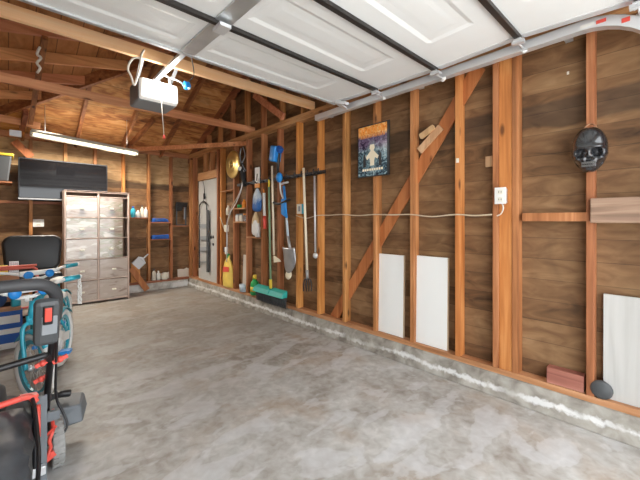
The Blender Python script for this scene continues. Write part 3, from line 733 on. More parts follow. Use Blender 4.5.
for py in (226, 238, 249, 262):
    q0 = RX(199.5, py); q1 = RX(206.8, py)
    MB().beam((XR-.005, q0.y, q0.z), (XR-.005, q1.y, q1.z), .012, .07 if py < 255 else .02, (0,0,1)).build('slat', M['grey'], t)
g = MB(); q = RX(208, 240); g.box(XR-.03, XR-.01, q.y-.03, q.y+.03, RX(208,272).z, RX(208,210).z); g.build('side_rail', M['dgrey'], t)

# ------------------------------------------------------------------ right-wall things
def WX(px, py, off=.0): return onX(px, py, XR-off)
# brass disc
c = WX(233, 164.5, .03)
t = thing('brass_disc', 'round shiny brass pan lid hung high on the studs near the side door', 'brass plate', c)
MB().lathe([(.0,.012),(.05,.016),(.055,.03),(.075,.034),(.10,.02),(.19,.008),(.215,.012),(.222,.0),(.19,-.004),(0,-.004)], c, (-1,0,0), 40).build('dish', M['brass'], t)
MB().lathe([(0,0),(.018,0),(.02,.02),(0,.025)], c+V((-.018,0,0)), (-1,0,0), 12).build('knob', M['brass'], t)
tag(MB().ball(WX(240,168.5,.05)+V((0,0,0)), (.035,.05,.035)).build('work_lamp', M['white']), 'small white clip lamp beside the brass disc', 'lamp')
# black straps with cable
t = thing('extension_cord', 'black strap bundle with a grey looped cable hanging right of the brass disc', 'cable', WX(242,170,.02))
g = MB(); g.tube(smooth_path([WX(241,148,.02), WX(240,158,.03), WX(243,166,.03), WX(246,171,.03)]), .008, 7); g.tube(smooth_path([WX(243,147,.02), WX(245,156,.03), WX(242,164,.03), WX(244,172,.03)]), .008, 7); g.build('cable', M['grey'], t)
g = MB(); g.tube([WX(242,163,.025), WX(243,175,.03), WX(245,186,.025)], [.02,.04,.03], 8); g.build('strap_bundle', M['blackm'], t)
# tool rack
r0 = WX(238,184,.0); r1 = WX(326,172,.0); zrk = 1.84
t = thing('tool_rack', 'long black tool rail with hooks screwed across the studs', 'tool rack', (XR-.01, (r0.y+r1.y)/2, zrk))
MB().box(XR-.016, XR-.001, r1.y, r0.y, zrk-.02, zrk+.02).build('rail', M['dsteel'], t)
for px in (250, 258, 265, 274, 283, 291, 299, 306, 312, 318, 323):
    y = WX(px, 180).y
    g = MB(); g.tube(smooth_path([(XR-.016,y,zrk),(XR-.06,y,zrk-.01),(XR-.075,y,zrk+.02),(XR-.07,y,zrk+.035)], 4), .008, 7); g.tube(smooth_path([(XR-.016,y-.03,zrk-.01),(XR-.055,y-.03,zrk-.02),(XR-.07,y-.03,zrk+.01)], 4), .007, 7)
    g.build('hook', M['black'], t)
# boxed card
c = WX(257, 178, .03); 
t = thing('hook_package', 'white hanging product card with an orange base above the tool rail', 'package', c)
MB().box(XR-.03, XR-.018, c.y-.055, c.y+.055, WX(257,184).z, WX(257,168).z).build('card', M['white'], t)
MB().box(XR-.034, XR-.017, c.y-.055, c.y+.055, WX(257,188).z, WX(257,184).z).build('card_base', M['orange'], t)
MB().beam((XR-.032,c.y-.01,c.z+.06),(XR-.032,c.y+.012,c.z-.04), .004, .018, (0,1,0)).build('printed_mark', M['black'], t)
def blob_bag(name, px0, px1, py0, py1, mats, label, cat, seed, off=.05, depth=.045):
    rnd = random.Random(seed); a = WX(px1, py1, off); b = WX(px0, py0, off)
    g = MB(); cy = (a.y+b.y)/2; hz = (b.z-a.z); ry = abs(b.y-a.y)/2
    prof = [(0,0),(.75,.03),(1,.15),(.95,.35),(1.02,.55),(.8,.75),(.4,.9),(.25,1),(0,1)]
    rings = []; seg = 14
    for r, h in prof:
        if r == 0: rings.append([g.bm.verts.new((XR-off, cy, a.z+hz*h))]); continue
        rings.append([g.bm.verts.new((XR-off+depth*r*math.cos(2*PI*k/seg)*(1+.15*rnd.uniform(-1,1)), cy+ry*r*math.sin(2*PI*k/seg)*(1+.15*rnd.uniform(-1,1)), a.z+hz*(h+.03*rnd.uniform(-1,1)))) for k in range(seg)])
    for A, B in zip(rings, rings[1:]):
        for k in range(seg):
            if len(A) == 1: f = g.bm.faces.new((A[0], B[k], B[(k+1)%seg]))
            elif len(B) == 1: f = g.bm.faces.new((A[k], B[0], A[(k+1)%seg]))
            else: f = g.bm.faces.new((A[k], A[(k+1)%seg], B[(k+1)%seg], B[k]))
            f.smooth = True
    return tag(g.build(name, mats, sub=1), label, cat)
def twotone(name, ca, cb, z, w=.05):
    m, nt, b = newmat(name); N, L = nt.nodes, nt.links
    tc = N.new('ShaderNodeTexCoord'); sx = N.new('ShaderNodeSeparateXYZ'); L.new(tc.outputs['Object'], sx.inputs[0])
    nn = noise(nt, tc.outputs['Object'], 12, 3, .5)
    mr = N.new('ShaderNodeMapRange'); mr.inputs[1].default_value = z-w; mr.inputs[2].default_value = z+w
    L.new(math_n(nt, 'ADD', sx.outputs[2], math_n(nt, 'MULTIPLY', math_n(nt, 'SUBTRACT', nn, .5), .25)), mr.inputs[0])
    L.new(mixc(nt, mr.outputs[0], cb, ca), b.inputs['Base Color']); b.inputs['Roughness'].default_value = .45
    return m
blob_bag('plastic_bag', 253, 261.5, 189, 212, twotone('blue_white_bag', (.55,.66,.74), (.03,.14,.45), WX(257,200).z), 'blue and white plastic bag hanging from the rail left of the red tube', 'bag', 3)
blob_bag('work_gloves', 252.5, 259, 212, 236, twotone('glove_colours', (.60,.42,.22), (.80,.80,.78), WX(257,222).z, .02), 'tan and white work gloves hanging below the blue and white bag', 'gloves', 5)
# red and white tube
t = thing('marking_wand', 'white tube with a red lower end hanging from the tool rail', 'wand', WX(265,210,.06))
MB().tube([WX(264,193,.06), WX(264.5,216,.06)], .02, 12).build('upper_tube', M['white'], t)
MB().tube([WX(264.5,216,.06), WX(265,229,.06)], .024, 12).build('lower_tube', M['red'], t)
MB().tube([WX(263.5,189,.06), WX(264,193,.06)], .008, 8).build('tip', M['orange'], t)
# broom
hb0 = WX(255, 288, .08); hb1 = WX(285, 296, .08); zb_ = .335
t = thing('push_broom', 'teal push broom with a long green handle standing on the wall sill', 'broom', (XR-.08, (hb0.y+hb1.y)/2, CH))
y0, y1 = hb1.y, hb0.y; ym = WX(269.5, 280, .08).y
for ya, yb in ((y0, ym-.03), (ym-.03, y1)):
    g = MB(); g.hexa([(XR-.135,ya,zb_-.035),(XR-.04,ya,zb_-.035),(XR-.04,yb,zb_-.035),(XR-.135,yb,zb_-.035),(XR-.10,ya+.01,zb_+.025),(XR-.03,ya+.01,zb_+.055),(XR-.03,yb-.01,zb_+.055),(XR-.10,yb-.01,zb_+.025)]); g.build('broom_head', M['tealb'], t, bevel=.008)
g = MB(); nB = 60
for k in range(nB):
    y = y0+.01+(y1-y0-.02)*k/(nB-1)
    for x in (XR-.075, XR-.055): g.tube([(x,y,zb_-.03),(x+.005+.01*random.random(),y+.01*random.uniform(-1,1),CH+.012)], .004, 4)
g.build('bristles', M['dgrey'], t)
hp0 = V((XR-.06, ym, zb_+.06)); hp1 = WX(269, 187, .06)
MB().tube([hp0, hp1], .0135, 12).build('handle', M['green'], t)
MB().tube([hp0-V((0,0,.02)), hp0+(hp1-hp0).normalized()*.10], .02, 12).build('socket', M['yellow'], t)
MB().tube([hp1, hp1+V((0,0,.10))], .0145, 12).build('handle_tip', M['yellow'], t)
# hoe (white pole)
t = thing('hoe', 'long cream pole with a small tan scraper blade hanging from the rail', 'hoe', WX(273,254,.06))
MB().tube([WX(272,166,.06), WX(274,255,.06)], .014, 12).build('pole', M['cream'], t)
c = WX(277, 259, .05)
MB().hexa([c+V(p) for p in ((-.02,-.07,-.03),(.02,-.07,-.03),(.02,.05,-.05),(-.02,.05,-.05),(-.01,-.05,.0),(.01,-.05,.0),(.01,.07,.04),(-.01,.07,.04))]).build('blade', M['cream'], t, bevel=.005)
# string trimmer
t = thing('string_trimmer', 'blue and black battery string trimmer hanging head up on the stud', 'string trimmer', WX(278,170,.07))
a = WX(276.5, 146, .08); b = WX(274.5, 162, .08)
dv = (a-b).normalized(); g = MB(); g.beam(b, a, .11, .13, (-1,0,0)); g.build('battery_housing', M['blue'], t, bevel=.02)
MB().beam(b-V((0,.09,-.12)), a-V((0,.10,.03)), .08, .07, (-1,0,0)).build('motor_housing', M['blued'], t, bevel=.015)
MB().tube(smooth_path([WX(279,152,.06), WX(278.5,160,.06), WX(278,168,.06), WX(278.5,174,.06)]), .02, 10).build('grip', M['black'], t)
g = MB(); g.ball(WX(279.3,177.5,.07), (.04,.055,.065)); g.build('handle_guard', M['blue'], t)
g = MB(); g.tube(smooth_path([WX(280,182,.06), WX(281,192,.06), WX(284,200,.06)]), .012, 8); g.tube([WX(281,184,.05), WX(288,182,.05)], .014, 8); g.build('shaft', M['galv2'], t)
g = MB(); g.tube(smooth_path([WX(272,202,.05), WX(278,204,.07), WX(284,202,.08), WX(290,199,.05)]), .016, 8); g.build('cross_handle', M['black'], t)
g = MB(); g.hexa([WX(280.5,206,.05), WX(284.5,206,.05), WX(286,216,.05), WX(281.5,214,.05)] and [WX(281,214,.04), WX(285,217,.04), WX(285,217,.09), WX(281,214,.09), WX(281,199,.04), WX(284.5,198,.04), WX(284.5,198,.09), WX(281,199,.09)]); g.build('guard', M['blue'], t, bevel=.01)
# shovel
t = thing('shovel', 'steel round-point shovel with a pale blue shaft hanging on the rail', 'shovel', WX(289,270,.08))
MB().tube([WX(283.8,186,.07), WX(286.5,218,.07)], .0165, 12).build('painted_shaft', M['blue'], t)
MB().tube([WX(286.5,218,.07), WX(288,236,.07)], .0155, 12).build('shaft', M['clear'], t)
MB().tube([WX(288,236,.07), WX(290.5,252,.07)], [.016,.022], 12).build('socket', M['steel'], t)
bc = WX(288.5, 248, .07); uy = V((0,-1,0))
g = MB(); nu, nv = 10, 12; gr = []
wl_ = WX(282.5,255,.07).y-WX(294.5,255,.07).y; hl = WX(288,248,.07).z-WX(288,273,.07).z
for j in range(nv+1):
    tt = j/nv; wd = wl_/2*(1 if tt < .45 else math.sqrt(max(0, 1-((tt-.45)/.56)**1.5))); row = []
    for i_ in range(nu+1):
        s = -1+2*i_/nu
        row.append(g.bm.verts.new(bc+V((-.035*(1-s*s)*(1-tt)+.02*math.sin(tt*PI), -s*wd-.01*tt*0, -hl*tt+.012*abs(s)*(tt<.01)))))
    gr.append(row)
for j in range(nv):
    for i_ in range(nu): f = g.bm.faces.new((gr[j][i_], gr[j][i_+1], gr[j+1][i_+1], gr[j+1][i_])); f.smooth = True
o = g.build('blade', M['steel'], t); md = o.modifiers.new('s', 'SOLIDIFY'); md.thickness = .003
q = WX(287,275,.05)
tag(MB().lathe([(0,-.012),(.05,-.012),(.06,0),(.05,.012),(0,.012)], (XR-.025, q.y, q.z), (-1,0,.2), 18).build('sanding_disc', M['cream']), 'round cream disc hanging behind the tip of the shovel blade', 'disc')
# fork
t = thing('garden_cultivator', 'cultivator with a cream pole and black iron tines on the rail', 'garden fork', WX(307,280,.06))
MB().tube([WX(303.5,168,.06), WX(307,271,.06)], .015, 12).build('pole', M['cream'], t)
MB().tube([WX(307,270,.06), WX(307.5,279,.06)], .018, 10).build('ferrule', M['steel'], t)
for k in range(4):
    e = -1.5+k
    g = MB(); g.tube(smooth_path([WX(307.5,279,.06), WX(307.5+e*2.0,280,.07), WX(307.5+e*2.6,285,.09), WX(307.5+e*2.6,291,.05)]), .008, 7); g.build('tine', M['dsteel'], t)
# grey pole
t = thing('metal_pole', 'slim grey metal pole with a round end hanging beside the cultivator', 'pole', WX(315,255,.05))
MB().tube([WX(314.5,176,.05), WX(315.3,252,.05)], .011, 10).build('shaft', M['galv2'], t)
MB().ball(WX(315.4,255.5,.05), (.025,.035,.035)).build('end_fitting', M['galv2'], t)
# sticker
c = WX(299.5, 209, .0)
t = thing('instruction_card', 'small white and teal card pinned to the orange stud behind the cultivator', 'card', (XR-.003, c.y, c.z))
MB().box(XR-.004, XR-.001, WX(302,209).y, WX(297,209).y, c.z-.06, c.z+.06).build('card', M['ivory'], t)
MB().box(XR-.005, XR-.001, WX(304.3,209).y, WX(302,209).y, c.z-.06, c.z+.06).build('colour_strip', M['teal'], t)
MB().box(XR-.0052, XR-.001, WX(300.5,209).y, WX(298.5,209).y, c.z-.03, c.z+.035).build('printed_mark', M['grey'], t)
# shelf items between studs
y0, y1, z = L1
bottle('bottle', (XR+.03, y0+(y1-y0)*.28, z), .035, .13, 'orange', 'orange', 'orange bottle on the upper ledge between the studs')
tag(MB().lathe([(0,0),(.035,0),(.035,.05),(.03,.055),(0,.055)], (XR+.03, y0+(y1-y0)*.68, z), seg=14).build('jar', M['greenb']), 'small green tin on the upper ledge between the studs', 'tin')
y0, y1, z = L2
for k, (f_, m_, lab) in enumerate(((.2,'glass','clear glass jar at the right end of the lower ledge'),(.5,'ivory','ivory jar in the middle of the lower ledge'),(.82,'white','white jar at the left end of the lower ledge'))):
    t = thing('jar', lab, 'jar', (XR+.03, y0+(y1-y0)*f_, z))
    MB().lathe([(0,0),(.038,0),(.04,.01),(.04,.09),(.03,.1),(0,.1)], (XR+.03, y0+(y1-y0)*f_, z), seg=14).build('body', M[m_], t)
    MB().lathe([(0,.1),(.032,.1),(.032,.12),(0,.12)], (XR+.03, y0+(y1-y0)*f_, z), seg=14).build('lid', M['grey' if k else 'orange'], t)
y0, y1, z = L3
bottle('bottle', (XR+.03, y0+(y1-y0)*.35, z), .04, .2, 'white', 'white', 'white bottle on the single ledge left of the white and red tube')
c = WX(223.5, 205, .0)
bottle('spray_bottle', (XR+.035, WX(226.5,205).y, WX(226,215).z), .04, .16, 'ivory', 'ivory', 'ivory bottle hung between the studs next to the side door')
# garden hose / cable loops
rope('garden_hose', [WX(243,176,.04), WX(241,190,.05), WX(236,203,.05), WX(230,213,.05), WX(227,225,.05), WX(227,240,.05), WX(226.5,262,.03)], .009, 'grey hose sweeping down from the tool rail to the bottom of the studs', 'galv2', 'hose')
rope('electrical_cable', [WX(243,184,.03), WX(238,196,.04), WX(232,207,.04), WX(228.5,220,.04), WX(226,232,.03), WX(222,222,.03), WX(220,217,.02)], .008, 'pale cable looped along the studs near the side door', 'cord', 'cable')
q = WX(226.3, 250, .02)
t = thing('power_strip', 'white plug block hanging low on a cord near the yellow bag', 'power strip', q)
MB().box(XR-.035, XR-.005, q.y-.03, q.y+.03, q.z-.07, q.z+.05).build('body', M['white'], t, bevel=.006)
MB().box(XR-.03, XR-.003, q.y+.032, q.y+.085, q.z-.04, q.z+.04).build('adapter', M['black'], t, bevel=.006)
q = WX(226, 228, .03)
tag(MB().box(XR-.04, XR-.004, q.y-.05, q.y+.05, q.z-.06, q.z+.05).build('switch_box', M['ivory'], bevel=.006), 'small ivory switch box on the stud beside the side door', 'switch box')

# wire along the wall
pts = []
for k, px in enumerate((296,306,317,330,342,358,374,392,410,432,455,474,492)):
    sag = (0,4,0,1,0,1.5,0,.5,0,3,0,1.5,0)[k]
    pts.append(WX(px, {0:214.5}.get(0)+sag*.7+(1.0 if px<320 else 0), .004))
rope('electrical_wire', pts, .0055, 'cream wire stapled along the studs of the right wall to the outlet', 'cord', 'wire')
# poster
q0 = onX(358.5, 128, XR-.012); q1 = onX(391, 120, XR-.012)
pz0 = onX(361, 177, XR-.012).z; pz1 = q0.z-.01; py1 = q0.y; py0 = onX(387.5, 120, XR-.012).y
t = thing('poster', 'small framed fantasy poster with an orange title hanging on the stud', 'poster', (XR-.01, (py0+py1)/2, pz0))
def poster_mat():
    m, nt, b = newmat('poster_art'); N, L = nt.nodes, nt.links
    tc = N.new('ShaderNodeTexCoord'); sx = N.new('ShaderNodeSeparateXYZ'); L.new(tc.outputs['Object'], sx.inputs[0])
    v_ = math_n(nt, 'DIVIDE', math_n(nt, 'SUBTRACT', sx.outputs[2], pz0), pz1-pz0); u_ = math_n(nt, 'DIVIDE', math_n(nt, 'SUBTRACT', sx.outputs[1], py0), py1-py0)
    nn = noise(nt, tc.outputs['Object'], 22, 5, 1.5)
    rn = ramp(N, [(.3, (.01,.015,.03)), (.45, (.06,.10,.13)), (.58, (.18,.30,.36)), (.7, (.5,.62,.62))]); L.new(nn, rn.inputs['Fac'])
    rp = ramp(N, [(.3, (.03,.02,.05)), (.55, (.16,.11,.20)), (.75, (.3,.35,.45))]); L.new(nn, rp.inputs['Fac'])
    ro = ramp(N, [(.35, (.7,.2,.03)), (.55, (.85,.42,.12)), (.75, (.9,.7,.4))]); L.new(nn, ro.inputs['Fac'])
    def step(z0, z1):
        mr = N.new('ShaderNodeMapRange'); mr.inputs[1].default_value = z0; mr.inputs[2].default_value = z1; L.new(v_, mr.inputs[0]); return mr.outputs[0]
    col = mixc(nt, step(.48,.62), rn.outputs['Color'], rp.outputs['Color']); col = mixc(nt, step(.77,.84), col, ro.outputs['Color'])
    # ring of light around the centre
    du = math_n(nt, 'SUBTRACT', u_, .5); dv_ = math_n(nt, 'SUBTRACT', v_, .42)
    rr = math_n(nt, 'SQRT', math_n(nt, 'ADD', math_n(nt, 'MULTIPLY', math_n(nt, 'MULTIPLY', du, du), 2.4), math_n(nt, 'MULTIPLY', dv_, dv_)))
    mr = N.new('ShaderNodeMapRange'); mr.inputs[1].default_value = .32; mr.inputs[2].default_value = .16; L.new(rr, mr.inputs[0])
    col = mixc(nt, math_n(nt, 'MULTIPLY', mr.outputs[0], .5), col, (.32,.45,.45))
    L.new(col, b.inputs['Base Color']); b.inputs['Roughness'].default_value = .15
    return m
MB().box(XR-.014, XR-.002, py0-.02, py1+.01, pz0-.01, pz1+.012).build('frame', M['black'], t)
MB().box(XR-.0165, XR-.0135, py0+.004, py1-.004, pz0, pz1).build('print', poster_mat(), t)
ym, ph = (py0+py1)/2, pz1-pz0
g = MB(); X_ = XR-.0175
def pp(u_, v_): return (ym+u_*(py1-py0), pz0+v_*ph)
def polyY(poly): g.prism([pp(a_, b__) for a_, b__ in poly], (X_, 0, 0), (0,1,0), (0,0,1), (1,0,0), .001)
polyY([(-.07,.62),(.07,.62),(.09,.55),(.05,.5),(.13,.44),(.22,.38),(.18,.32),(.10,.36),(.07,.3),(.07,.2),(-.07,.2),(-.07,.3),(-.10,.36),(-.18,.32),(-.22,.38),(-.13,.44),(-.05,.5),(-.09,.55)])
for k in range(9): polyY([(-.36+.08*k,.10),(-.30+.08*k,.10),(-.30+.08*k,.145),(-.36+.08*k,.145)])
g.build('figure', M['cream'], t)
for s_ in (-1, 1):
    g = MB(); polyY([(s_*.27-.05,.18),(s_*.27+.05,.18),(s_*.27+.04,.38),(s_*.27+.02,.44),(s_*.27-.02,.44),(s_*.27-.04,.38)]); g.build('dark_figure', M['black'], t)
g = MB()
for k in range(10):   # unreadable small title letters
    s = -.42+.085*k
    polyY([(s,.76),(s+.015,.76),(s+.015,.815),(s,.815)]); polyY([(s+.02,.79),(s+.055,.79),(s+.055,.8),(s+.02,.8)]); polyY([(s+.04,.76),(s+.055,.76),(s+.055,.82),(s+.04,.82)])
for k in range(4):
    s = -.35+.2*k
    polyY([(s,.86),(s+.035,.86),(s+.05,.97),(s,.97)]); polyY([(s+.07,.88),(s+.12,.86),(s+.13,.95),(s+.09,.96)])
g.build('title_lettering', M['orange'], t)

# skull mask
c = onX(589.5, 150, XR-.075)
t = thing('skull_mask', 'glossy black skull mask hanging on a stud of the right wall', 'skull mask', c)
n = V((-1,-.08,-.12)).normalized(); sd = n.cross(V((0,0,1))).normalized(); uu = sd.cross(n).normalized()
ga = lambda x, z, cx, cz, sx, sz: math.exp(-((x-cx)/sx)**2-((z-cz)/sz)**2)
g = MB(); NU, NV = 72, 60; rows_ = []
for j in range(NV+1):
    th = PI*j/NV; row = []
    for i_ in range(NU):
        ph_ = 2*PI*i_/NU
        x = math.sin(th)*math.cos(ph_); y = math.sin(th)*math.sin(ph_); z = math.cos(th)
        w = .088*(1.0 if z > -.25 else 1-.20*min(1,(-z-.25)/.7)); X_ = w*math.copysign(abs(math.cos(ph_))**.85, math.cos(ph_))*math.sin(th)**.82; Z_ = .135*z
        if z < -.2: X_ *= 1.02
        Y_ = .085*y
        if y > 0:
            fr_ = min(1, y*2.2)
            dd_ = 0
            dd_ -= .055*(ga(X_,Z_,.037,-.018,.023,.020)+ga(X_,Z_,-.037,-.018,.023,.020))
            dd_ += .018*(ga(X_,Z_,.042,.014,.032,.009)+ga(X_,Z_,-.042,.014,.032,.009))
            dd_ -= .024*(ga(X_,Z_,.009,-.052,.008,.014)+ga(X_,Z_,-.009,-.052,.008,.014))
            dd_ += .012*ga(X_,Z_,0,-.022,.009,.02)
            dd_ += .022*(ga(X_,Z_,.060,-.050,.018,.013)+ga(X_,Z_,-.062,-.052,.018,.013))
            dd_ -= .028*(ga(X_,Z_,.058,-.088,.015,.02)+ga(X_,Z_,-.058,-.085,.015,.02))
            dd_ += .012*ga(X_,Z_,0,-.085,.035,.022)
            dd_ -= .006*ga(X_,Z_,0,-.085,.045,.003)
            dd_ -= .005*ga(X_,Z_,0,.06,.004,.06)
            if abs(X_) < .036 and -.108 < Z_ < -.066: dd_ += .0035*math.cos(X_/.0085*PI*2/2)
            dd_ += .008*ga(X_,Z_,0,-.125,.03,.012)
            Y_ += dd_*fr_
        else: Y_ *= .72
        row.append(g.bm.verts.new(c+sd*X_+n*Y_+uu*Z_))
    rows_.append(row)
for j in range(NV):
    for i_ in range(NU):
        f = g.bm.faces.new((rows_[j][i_], rows_[j][(i_+1)%NU], rows_[j+1][(i_+1)%NU], rows_[j+1][i_])); f.smooth = True
bmesh.ops.remove_doubles(g.bm, verts=g.bm.verts, dist=.0006)
g.build('mask', M['skull'], t)
g = MB()
for k in range(7):
    x = (k-3)*.0098; yv = .088*math.sqrt(max(.1, 1-(x/.105)**2-.4))+.018
    for s in (0, 1): g.obox(c+sd*x+n*(yv-.004)+uu*(-.077-.016*s), (.0085,.008,.013), Matrix((sd, n, uu)).transposed())
g.build('teeth', M['skull_tooth'], t, bevel=.002)
MB().tube(smooth_path([c+uu*.115+V((.02,.04,0)), c+uu*.15+V((.03,.02,0)), c+uu*.165+V((.055,0,0)), c+uu*.15+V((.03,-.02,0)), c+uu*.115+V((.02,-.04,0))]), .004, 6).build('hanging_loop', M['cardb'], t)

# white panels leaning between studs
def wpanel(l, r, pt, pb, label, x=XR+.045, ribs=0):
    a = onX(l, pt, x); b = onX(r, pb, x); z0 = CH+.042; z1 = a.z
    t = thing('white_panel', label, 'panel', (x, (a.y+b.y)/2, z0))
    g = MB(); g.hexa([(x-.01,b.y,z0),(x+.012,b.y,z0),(x+.012,a.y,z0),(x-.01,a.y,z0),(x+.003,b.y,z1),(x+.023,b.y,z1),(x+.023,a.y,z1),(x+.003,a.y,z1)])
    g.build('sheet', M['white_panel'], t)
    g = MB(); g.hexa([(x-.009,b.y-.005,z0),(x+.012,b.y-.005,z0),(x+.012,b.y,z0),(x-.009,b.y,z0),(x+.004,b.y-.005,z1),(x+.023,b.y-.005,z1),(x+.023,b.y,z1),(x+.004,b.y,z1)]); g.build('edge', M['panel_edge'], t)
wpanel(378, 403.5, 253.5, 337, 'narrow white panel leaning between studs, left of the two matching ones')
wpanel(416, 447.5, 255.5, 349, 'narrow white panel leaning between studs, right of the two matching ones')
M['white_panel'] = M['ribbed']; wpanel(603.5, 668, 294, 400, 'wide white panel leaning between studs at the right edge')
# scrap pieces
q0 = onX(419,141,XR+.05); q1 = onX(440,120,XR+.05)
q0 = onX(420.5,137,XR+.02); q1 = onX(434,127,XR+.02)
tag(MB().beam(q0, q1, .03, .045, (0,1,1)).build('wood_offcut', M['light']), 'short pale plywood offcut wedged beside the diagonal brace', 'wood offcut')
q0 = onX(419.5,151,XR+.035); q1 = onX(441,127,XR+.035)
MB().beam(q0, q1, .02, .06, (0,-.6,.6)).build('brace_patch', M['light'], wr)
q = onX(489.5,162,XR+.05)
tag(MB().box(XR+.05, XR+.075, q.y-.02, q.y+.03, q.z-.035, q.z+.045).build('wood_offcut', M['light']), 'tiny pale wood scrap nailed left of the double studs', 'wood offcut')
# weathered board
y1 = onX(590, 210, XR-.03).y; zt0 = onX(600, 198, XR-.03).z; zb0 = onX(600, 223, XR-.03).z
tag(MB().box(XR-.032, XR-.001, -.32, y1, zb0, zt0).build('weathered_board', M['grey_board'], bevel=.006), 'old weathered board nailed across the studs at the right edge', 'board')
# reddish block and dark bag
a = onX(547, 370, XR+.02); b = onX(584, 388, XR+.02)
tag(MB().box(XR+.005, XR+.075, b.y, a.y, CH+.041, CH+.041+.105).build('wood_block', M['block'], bevel=.005), 'reddish wood block lying on the sill between two studs', 'wood block')
q = onX(603, 388, XR+.02)
tag(MB().lathe([(0,-.016),(.045,-.016),(.055,-.008),(.055,.008),(.045,.016),(0,.016)], (XR+.005, q.y+.005, CH+.041+.056), (-1,0,0), 18).build('tape_roll', M['dgrey']), 'dark round roll leaning by the wide white panel', 'roll')
# pegs
for px, py, sz, lab in ((457.5,160.5,.022,'small white tag stuck high on the orange stud'),(568,73,.012,'tiny pale wood chip on the sheathing high at right')):
    x = XR-.003 if px < 500 else XR+DEP-.003
    q = onX(px, py, x)
    tag(MB().box(x-.002, x+.002, q.y-sz/2, q.y+sz/2, q.z-sz*.8, q.z+sz*.8).build('paper_tag', M['ivory']), lab, 'tag')
# items on the sill
def bag_stand():
    a = WX(232.6, 291, .0); b = WX(222.6, 291, .0); z0 = CH+.041; cy = (a.y+b.y)/2; hy = (b.y-a.y)/2; H = .55
    t = thing('yellow_bag', 'yellow soil bag standing on the sill near the side door', 'bag', (XR+.03, cy, z0))
    g = MB(); prof = [(.0,0),(.85,0),(1,.05),(.98,.3),(.9,.55),(.6,.75),(.3,.84),(.35,.93),(.0,.97)]; seg = 16; rg = []
    for r, h in prof:
        rg.append([g.bm.verts.new((XR+.02, cy, z0+H*h))] if r == 0 else [g.bm.verts.new((XR+.02+.055*r*math.cos(2*PI*k/seg), cy+.02*h+hy*r*math.copysign(abs(math.sin(2*PI*k/seg))**.8, math.sin(2*PI*k/seg)), z0+H*h)) for k in range(seg)])
    for A, B in zip(rg, rg[1:]):
        for k in range(seg):
            if len(A) == 1: f = g.bm.faces.new((A[0], B[(k+1)%seg], B[k]))
            elif len(B) == 1: f = g.bm.faces.new((A[k], A[(k+1)%seg], B[0]))
            else: f = g.bm.faces.new((A[k], A[(k+1)%seg], B[(k+1)%seg], B[k]))
            f.smooth = True
    g.build('sack', M['yellowbag'], t)
    g = MB(); g.hexa([(XR-.0385,cy-hy*.6,z0+.26),(XR-.03,cy-hy*.6,z0+.26),(XR-.03,cy+hy*.6,z0+.24),(XR-.0385,cy+hy*.6,z0+.24),(XR-.034,cy-hy*.55,z0+.34),(XR-.025,cy-hy*.55,z0+.34),(XR-.025,cy+hy*.5,z0+.33),(XR-.034,cy+hy*.5,z0+.33)]); g.build('printed_band', M['red'], t)
    MB().ball((XR+.02, cy+.02, z0+H*.92), (.03,.05,.045)).build('tied_top', M['greenb'], t)
bag_stand()
tag(MB().lathe([(0,0),(.055,0),(.07,.11),(.06,.11),(.05,.01),(0,.01)], (XR+.01, WX(243,290).y, CH+.041), seg=18).build('tub', M['clear']), 'small pale blue tub on the sill right of the yellow bag', 'tub')
q0 = WX(246,280); q1 = WX(239.5,262)
tag(MB().hexa([(XR+.05,WX(246,270).y+.02,CH+.041),(XR+.065,WX(246,270).y+.02,CH+.041),(XR+.065,WX(239.5,270).y,CH+.041),(XR+.05,WX(239.5,270).y,CH+.041),(XR+.07,WX(246,270).y+.02,.75),(XR+.085,WX(246,270).y+.02,.75),(XR+.085,WX(239.5,270).y,.75),(XR+.07,WX(239.5,270).y,.75)]).build('grey_board', M['seal']), 'pale grey board leaning between studs behind the blue tub', 'board')
cy = WX(253.5,290).y
t = thing('detergent_bottle', 'green bottle with a yellow cap on the sill beside the broom', 'bottle', (XR-.0, cy, CH+.041))
MB().lathe([(0,0),(.06,0),(.066,.02),(.066,.15),(.05,.19),(.025,.215),(.025,.23),(0,.23)], (XR+.02, cy, CH+.041), seg=18).build('body', M['greenb'], t)
MB().lathe([(0,.23),(.03,.23),(.026,.29),(0,.29)], (XR+.02, cy, CH+.041), seg=14).build('cap', M['yellow'], t)
MB().lathe([(.0665,.05),(.0672,.05),(.0672,.12),(.0665,.12)], (XR+.02, cy, CH+.041), seg=18).build('printed_band', M['yellow'], t)
# ------------------------------------------------------------------ left side
# wall shelf with a tote
tag(MB().box(XL-.08, -.02+.06, 6.25, YB-.001, 1.80, 1.82).build('wall_shelf', M['platex']), 'high board shelf at the far left end of the back wall', 'shelf')
t = thing('storage_tote', 'black storage tote with a yellow lid on the high shelf at far left', 'storage tote', (-.2, 6.45, 1.82))
g = MB(); g.hexa([(-.5,6.28,1.821),(-.0,6.28,1.821),(-.0,6.62,1.821),(-.5,6.62,1.821),(-.54,6.26,2.17),(.04,6.26,2.17),(.04,6.66,2.17),(-.54,6.66,2.17)]); g.build('bin', M['dgrey'], t, bevel=.015)
g = MB(); g.box(-.56, .06, 6.25, 6.67, 2.17, 2.205); g.build('lid', M['yellow'], t, bevel=.01)
# scrap wood on beam above TV
tag(MB().beam(onY(14,141,6.62), onY(31,157,6.62), .03, .10, (0,0,1)).build('wood_offcut', M['stud_o']), 'orange wood offcut nailed diagonally above the left corner of the television', 'wood offcut')
q = onY(16.5, 133, 6.03)
tag(MB().box(q.x-.07, q.x+.05, 6.0, 6.049, q.z-.05, q.z+.03).build('junction_box', M['galv']), 'grey junction box on the tie beam left of the lit fluorescent light', 'junction box')

